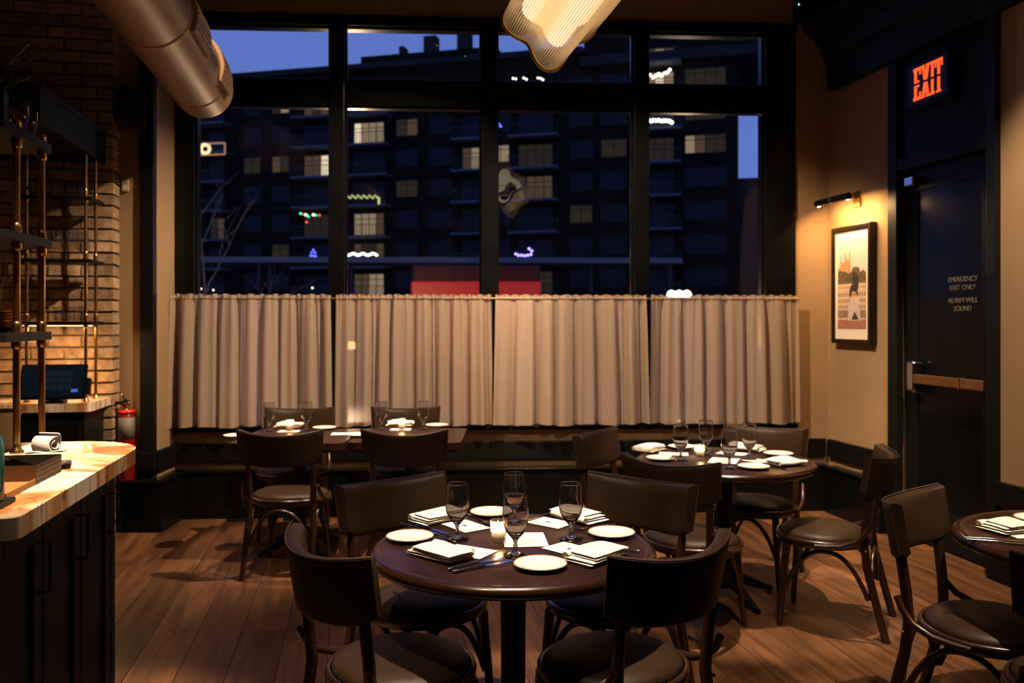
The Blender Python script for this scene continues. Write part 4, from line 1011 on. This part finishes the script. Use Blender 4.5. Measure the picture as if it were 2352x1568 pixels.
for cx, cy, s_ in ((650, 420, (470, 420, 800, 430)), (1340, 415, (1160, 430, 1480, 460)), (1660, 505, (1500, 490, 1800, 540))):
    _, a = seg8(*s_); card(on(*c8(cx, cy)), a, 'white card with a small navy mark ' + g, 'cards ' + g)
_, a = seg8(1000, 490, 1500, 520); card(on(*c8(1240, 500)), a, 'long white printed menu ' + g, None, .15, .19, True)
p, a = seg8(1060, 410, 1160, 350); knife(p, a, 'steel table knife ' + g, 'knives ' + g)
p, a = seg8(1000, 410, 1110, 345); knife(p, a, 'steel table knife ' + g, 'knives ' + g)
p, a = seg8(1980, 608, 1700, 540); fork(p, a, 'steel table fork ' + g, 'forks ' + g)
# --- square tables
def c4(x, y): return 500 + x * .3316, 880 + y * .3316
for g, P, ca, gl, npk, crds in (
        ('on the square table nearer the brick wall', ((745, 985), (543, 1003)), (666, 990), ((618, 990), (704, 988)), (662, 981), ((790, 996),)),
        ('on the square table nearer the corner table', ((1003, 979), (824, 1001)), (923, 987), ((877, 986), (972, 985)), (918, 977), ((968, 1003),))):
    for q in P: plate(on(*q), 'white bread plate with brown rim ' + g, 'bread plates ' + g)
    candle(on(*ca), 'lit votive candle in a glass cup ' + g, 2.2)
    for q in gl: goblet(on(*q), 'empty water goblet ' + g, 'goblets ' + g)
    q = on(*npk); napkin(Vector((q.x, q.y, ZS + .0016)), .05, 9, 'folded ivory napkin ' + g, None, .19)
    for q in crds: card(on(*q), .1, 'white card with a small navy mark ' + g, None)
    q = on(npk[0] + 2, npk[1] + 9); card(q, .0, 'blank white place card beside the candle ' + g, None, .14, .10)
# --- table past the emergency door
g = 'on the table past the emergency door'
p, a = line(2275, 1222, 2338, 1216); napkin(Vector((p.x, p.y, ZS + .0035)), a, 12, 'folded ivory napkin ' + g, 'napkins ' + g, .13, .12)
card(on(2362, 1226), .1, 'white card with a small navy mark ' + g, None)
for s_ in ((2255, 1239, 2340, 1244), (2262, 1244, 2345, 1250)): p, a = line(*s_); knife(p, a, 'steel table knife ' + g, 'knives ' + g)
plate(on(2385, 1197), 'white bread plate with brown rim ' + g, None)

# ------------------------------------------------------------------ the street outside
M_ext = pm('dark_brick_facade', (.014, .011, .009), .95, var=.3, scale=.6, spec=.05)
M_ext2 = pm('dark_concrete', (.03, .029, .029), .95, var=.2, scale=.5, spec=.05)
M_slab = pm('pale_balcony_edge', (.09, .095, .11), .8)
M_rail = pm('balcony_rail', (.02, .022, .026), .6)
M_dark = pm('unlit_glass', (.012, .015, .022), .3, spec=.12)
M_wf = pm('window_frame_dark', (.012, .012, .014), .7)
LIT = [emit_mat('room_light_%d' % i, c, s) for i, (c, s) in enumerate((((1, .78, .52), 1.0), ((1, .70, .42), .30), ((1, .62, .34), .085), ((.9, .66, .46), .03)))]
grd = tag(MB().box(-80, 80, 7.3, 160, -.3, -.15).build('street', pm('wet_asphalt', (.018, .018, .02), .35, var=.3, scale=.5)), kind='structure')
# apartment block: local x runs leftwards along the facade, local y away from the room
BA = R(180 - 13.9)
B0 = Vector((19.2, 72.0, 0)); BX = Vector((-.971, .240, 0)); BN = Vector((.240, .971, 0))
bld = empty('apartment_building', B0, 0, 'dark brick apartment block with balconies and lit windows across the street', 'building')
bld.matrix_world = Matrix(((BX.x, BN.x, 0, B0.x), (BX.y, BN.y, 0, B0.y), (0, 0, 1, 0), (0, 0, 0, 1)))
def bs_of(p): k = (p - 1176.0) / F; return (19.2 - 72 * k) / (.971 + .240 * k)
MB().box(0, 75, 0, 14, -.2, 25.0).build('wall', M_ext, bld)
MB().box(13.2, 76, -.9, 15, 25.0, 25.5).build('roof', M_ext2, bld)
MB().box(0, 13.2, -.1, 14, 25.0, 40).build('tower_wall', M_ext, bld)
MB().box(-9, 13.4, -.8, 14, 23.8, 24.6).build('roof_overhang', M_ext2, bld)
MB().box(-9, 0, -.1, 12, 24.6, 40).build('tower_wall', M_ext, bld)
MB().box(-30, 0, 1.0, 12, -.2, 13.7).build('low_wing', M_ext2, bld)
MB().box(bs_of(1120), bs_of(799), 3, 9, 25.5, 27.4).build('roof_house', M_ext, bld)
for p, w_, z in ((893, .25, 28.2), (960, .62, 29.0), (1040, .62, 29.0)): MB().box(bs_of(p) - w_, bs_of(p) + w_, 3.2, 4.4, 27.0, z).build('chimney', M_ext2, bld)
cols = [(500, 'b', 1.5), (580, 'p', 1.8), (645, 'p', 1.8), (728, 'b', 2.6), (848, 'b', 3.0), (935, 'p', 2.1), (1012, 'p', 2.1), (1082, 'b', 1.6), (1150, 'p', 1.6), (1230, 'b', 3.1), (1335, 'p', 2.0), (1410, 'p', 2.2), (1515, 'b', 2.4), (1620, 'p', 3.4)]
floors = [.8 + 2.85 * k for k in range(0, 9)]
lit = {(645, 7): 1, (728, 7): 2, (848, 6): 0, (935, 6): 2, (580, 5): 3, (645, 5): 2, (728, 5): 0, (1150, 5): 0, (1230, 5): 2, (1410, 5): 3, (1515, 7): 0, (1515, 6): 3, (1620, 6): 3, (1620, 5): 1,
       (1150, 4): 2, (1230, 4): 1, (848, 3): 1, (848, 2): 2, (848, 1): 1, (500, 3): 2, (1515, 8): 1, (1515, 5): 3, (1230, 1): 3, (935, 4): 3, (1335, 3): 3, (645, 2): 3, (1620, 7): 2, (1082, 5): 1, (728, 3): 3, (1012, 1): 3}
rw = random.Random(2)
for p, kd, wd in cols:
    s0 = bs_of(p)
    for fi, z in enumerate(floors):
        if fi == 8 and s0 > 13: continue
        zz0, zz1 = (z + .15, z + 2.25) if kd == 'b' else (z + .75, z + 2.35)
        npn = 4 if wd > 2.9 else (3 if wd > 2.3 else 2)
        m = MB(); fw = .07
        m.box(s0 - wd / 2, s0 + wd / 2, -.06, .02, zz1 - fw, zz1).box(s0 - wd / 2, s0 + wd / 2, -.06, .02, zz0, zz0 + fw).box(s0 - wd / 2, s0 + wd / 2, -.05, .02, zz0 + (zz1 - zz0) * .72, zz0 + (zz1 - zz0) * .72 + fw)
        for k in range(npn + 1):
            xk = s0 - wd / 2 + wd * k / npn; m.box(xk - fw / 2, xk + fw / 2, -.06, .02, zz0, zz1)
        wn = m.build('window', M_wf, bld)
        li = lit.get((p, fi))
        for k in range(npn):
            mat = M_dark if li is None else LIT[min(3, li + (rw.random() < .5) + (rw.random() < .3))]
            MB().box(s0 - wd / 2 + wd * k / npn + .04, s0 - wd / 2 + wd * (k + 1) / npn - .04, -.02, .01, zz0 + .05, zz1 - .05).build('pane', mat, wn)
        if kd == 'b':
            b_ = MB().box(s0 - wd / 2 - .7, s0 + wd / 2 + .7, -1.5, 0, z - .15, z + .05).build('balcony', M_slab, bld)
            m = MB().box(s0 - wd / 2 - .7, s0 + wd / 2 + .7, -1.5, -1.46, z + 1.0, z + 1.06)
            for k in range(15): xk = s0 - wd / 2 - .7 + (wd + 1.4) * k / 14; m.box(xk - .02, xk + .02, -1.5, -1.46, z + .05, z + 1.0)
            m.build('railing', M_rail, b_)
# strings of festive lights on balconies
def bpt(p, z, y=-1.55): return B0 + BX * bs_of(p) + BN * y + Vector((0, 0, z))
def lights(name, pts, r, mats, label):
    e = empty(name, pts[0], 0, label, 'string lights')
    MB().tube([q - pts[0] for q in pts], .02, 4).build('cable', M_iron, e)
    for i, q in enumerate(pts):
        MB().lathe([(0, -r), (r * .8, -r * .6), (r, 0), (r * .8, r * .6), (0, r)], 8).build('bulb', mats[i % len(mats)], e, 0, q - pts[0])
    return e
Lw = emit_mat('warm_bulb', (1, .75, .4), 9); Lg = emit_mat('green_bulb', (.05, 1, .45), 3); Lr = emit_mat('red_bulb', (1, .08, .03), 3); Lb = emit_mat('blue_bulb', (.12, .15, 1), 4); Ly = emit_mat('yellow_green_bulb', (.75, .8, .25), 1.2)
Lwh = emit_mat('white_bulb', (1, .9, .75), 6); Lp = emit_mat('purple_bulb', (.35, .25, 1), 5)
def zat(p, y, yo=-1.55):
    q = bpt(p, 0, yo); return CAM_H - (y - 735) * q.y / F
def pixpts(lst): return [bpt(p, zat(p, y)) for p, y in lst]
lights('string_lights', pixpts([(790 + 95 * i / 22, 452 + 3 * math.sin(i * 2.1)) for i in range(23)] + [(885, 458 + 3 * i) for i in range(4)]), .09, [Ly], 'yellow-green light string along a balcony of the apartment block')
lights('string_lights', pixpts([(708, 490), (714, 492), (720, 493), (726, 497), (722, 510), (737, 493), (743, 494), (751, 494)]), .10, [Lg, Lr, Lw], 'red and green light string on a balcony of the apartment block')
lights('string_lights', pixpts([(788 + 4.6 * i, 584 + 2 * math.sin(i * 1.3)) for i in range(21)]), .11, [Lwh], 'row of white bulbs along a low balcony of the apartment block')
lights('string_lights', pixpts([(1490, 280), (1494, 276), (1499, 278), (1504, 276), (1510, 277), (1516, 276), (1522, 278), (1528, 277), (1534, 277), (1540, 278), (1545, 281)]), .15, [Lwh], 'bright white light garland on a high balcony of the apartment block')
lights('string_lights', pixpts([(1490, 178), (1496, 172), (1503, 178), (1509, 174), (1516, 170), (1522, 173), (1530, 168), (1536, 166), (1541, 160)]), .12, [Lw], 'drooping warm light string under the roof overhang of the apartment block')
lights('string_lights', pixpts([(1188, 180), (1194, 181), (1212, 179), (1218, 182), (1244, 179), (1250, 180), (1255, 183)]), .08, [Lwh], 'broken row of white bulbs on the top floor of the apartment block')
lights('string_lights', pixpts([(1194, 583), (1200, 586), (1207, 586), (1214, 587), (1221, 586), (1228, 584), (1230, 576), (1224, 571)]), .11, [Lp], 'purple light string curling on a balcony of the apartment block')
lights('string_lights', pixpts([(733, 580), (737, 574), (741, 580), (731, 587), (737, 587), (742, 588), (735, 594), (739, 598)]), .09, [Lb], 'blue lit small tree shape on a balcony of the apartment block')
lights('string_lights', pixpts([(1150, 279), (1156, 285), (1160, 290), (1149, 305), (1153, 309)]), .09, [Lb], 'few dark blue bulbs on an upper balcony of the apartment block')
lights('string_lights', pixpts([(470, 671), (483, 663), (490, 665), (497, 664), (511, 666), (735, 661)]), .07, [Lwh], 'few scattered white bulbs low on the apartment block just above the curtain')
wr_ = empty('lit_wreath', bpt(493, zat(493, 342)), 0, 'lit wreath with a glowing rectangle on a balcony of the apartment block', 'wreath')
MB().tube([Vector((.42 * math.cos(a * .2618), 0, .42 * math.sin(a * .2618))) for a in range(24)], .17, 8, closed=True).build('ring', emit_mat('wreath_glow', (1, .72, .40), 1.6), wr_)
q0 = wr_.location
for nm, (x0, y0, x1, y1) in (('light_bar', (465, 331, 537, 328)), ('light_bar', (465, 357, 537, 354)), ('light_bar', (537, 328, 537, 354))):
    MB().tube([bpt(x0, zat(x0, y0)) - q0, bpt(x1, zat(x1, y1)) - q0], .07, 6).build(nm, emit_mat('wreath_bar', (1, .45, .30), .55), wr_)
# low canopy across the road, red bus, street lamp, bare tree
cnp = empty('street_canopy', (0, 42, 0), R(2), 'long low pale canopy across the road before the apartment block', 'canopy')
MB().box(-17, 8.5, 0, 3, 4.35, 4.62).build('roof', pm('canopy_metal', (.16, .15, .14), .6), cnp)
for x in range(-16, 9, 4): MB().box(x - .08, x + .08, .5, .66, -.15, 4.35).build('post', M_rail, cnp)
bus = empty('red_bus', (-1.15, 24.0, -.15), R(3), 'red bus with dark windows passing outside the window', 'bus')
M_busr = pm('bus_red', (.70, .025, .007), .4)
MB().box(-1.7, 2.0, 0, 2.5, .35, 2.78).build('body', M_busr, bus, .06)
MB().box(-1.66, 1.96, .03, 2.47, 2.74, 3.22).build('window_band', pm('bus_tinted_glass', (.045, .004, .003), .4, spec=.2), bus, .06)
for x in (-1.0, 1.2): MB().lathe([(0, -.12), (.40, -.12), (.44, -.05), (.44, .12), (0, .12)], 24, Matrix.Translation((x, .12, .44)) @ Matrix.Rotation(R(90), 4, 'X')).build('wheel', M_iron, bus)
for x in (-.5, .6): MB().box(x - .03, x + .03, .0, .035, 2.76, 3.17).build('window_post', MATS['bus_tinted_glass'], bus)
def street_lamp(P, hgt, watts, label, globes=1, r=.13):
    e = empty('street_lamp', P, 0, label, 'street lamp', None)
    MB().tube([(0, 0, 0), (0, 0, hgt)], [.09, .05], 10).build('post', M_rail, e)
    for k in range(globes):
        x = (k - (globes - 1) / 2) * r * 1.6
        MB().lathe([(0, -r), (r * .7, -r * .7), (r, 0), (r * .7, r * .7), (0, r)], 16).build('globe', emit_mat('street_globe', (1, .86, .66), 22), e, 0, (x, 0, hgt + r))
    l = bpy.data.lights.new('street_light', 'POINT'); l.energy = watts; l.color = (1, .74, .45); l.shadow_soft_size = .2
    lo = bpy.data.objects.new('street_light', l); col.objects.link(lo); lo.parent = e; lo.location = (0, -.4, hgt + r)
street_lamp(pd(1560, 735, 18).xy.to_3d() + Vector((0, 0, -.15)), 2.1, 250, 'street lamp with a cluster of bright globes just above the curtains', 3, .10)
bol = empty('bollard_lamp', (-3.4, 18.0, -.15), 0, 'low orange bollard lamp glowing through the second curtain from the brick wall', 'street lamp')
MB().tube([(0, 0, 0), (0, 0, 1.05)], .07, 10).build('post', M_rail, bol)
MB().lathe([(0, 1.05), (.08, 1.05), (.08, 1.2), (0, 1.22)], 14).build('lens', emit_mat('bollard_lens', (1, .5, .2), 12), bol)
l = bpy.data.lights.new('bollard_light', 'POINT'); l.energy = 750; l.color = (1, .62, .35); l.shadow_soft_size = .1
lo = bpy.data.objects.new('bollard_light', l); col.objects.link(lo); lo.parent = bol; lo.location = (0, 0, 1.32)
tree = empty('bare_tree', (-4.6, 13.5, -.15), 0, 'bare winter street tree outside the window', 'tree')
rt = random.Random(12)
M_bark = pm('pale_bark', (.22, .14, .085), .9, var=.3, scale=5)
def branch(m, p, d, L, r, depth):
    pts = [p]; q = p.copy(); dd = d.copy()
    for k in range(5):
        dd = (dd + Vector((rt.uniform(-.25, .25), rt.uniform(-.25, .25), rt.uniform(-.1, .2)))).normalized(); q = q + dd * L / 5; pts.append(q.copy())
    m.tube(pts, [r * (1 - .13 * i) for i in range(6)], 5 if depth else 7)
    if depth < 3:
        for k in range(3 if depth else 5):
            t = rt.randint(2, 5); nd = (dd + Vector((rt.uniform(-1, 1), rt.uniform(-1, 1), rt.uniform(-.2, .8)))).normalized()
            branch(m, pts[t], nd, L * rt.uniform(.5, .7), r * .5, depth + 1)
m = MB(); branch(m, Vector((0, 0, 0)), Vector((.1, 0, 1)), 2.1, .035, 0); m.build('trunk_and_branches', M_bark, tree)
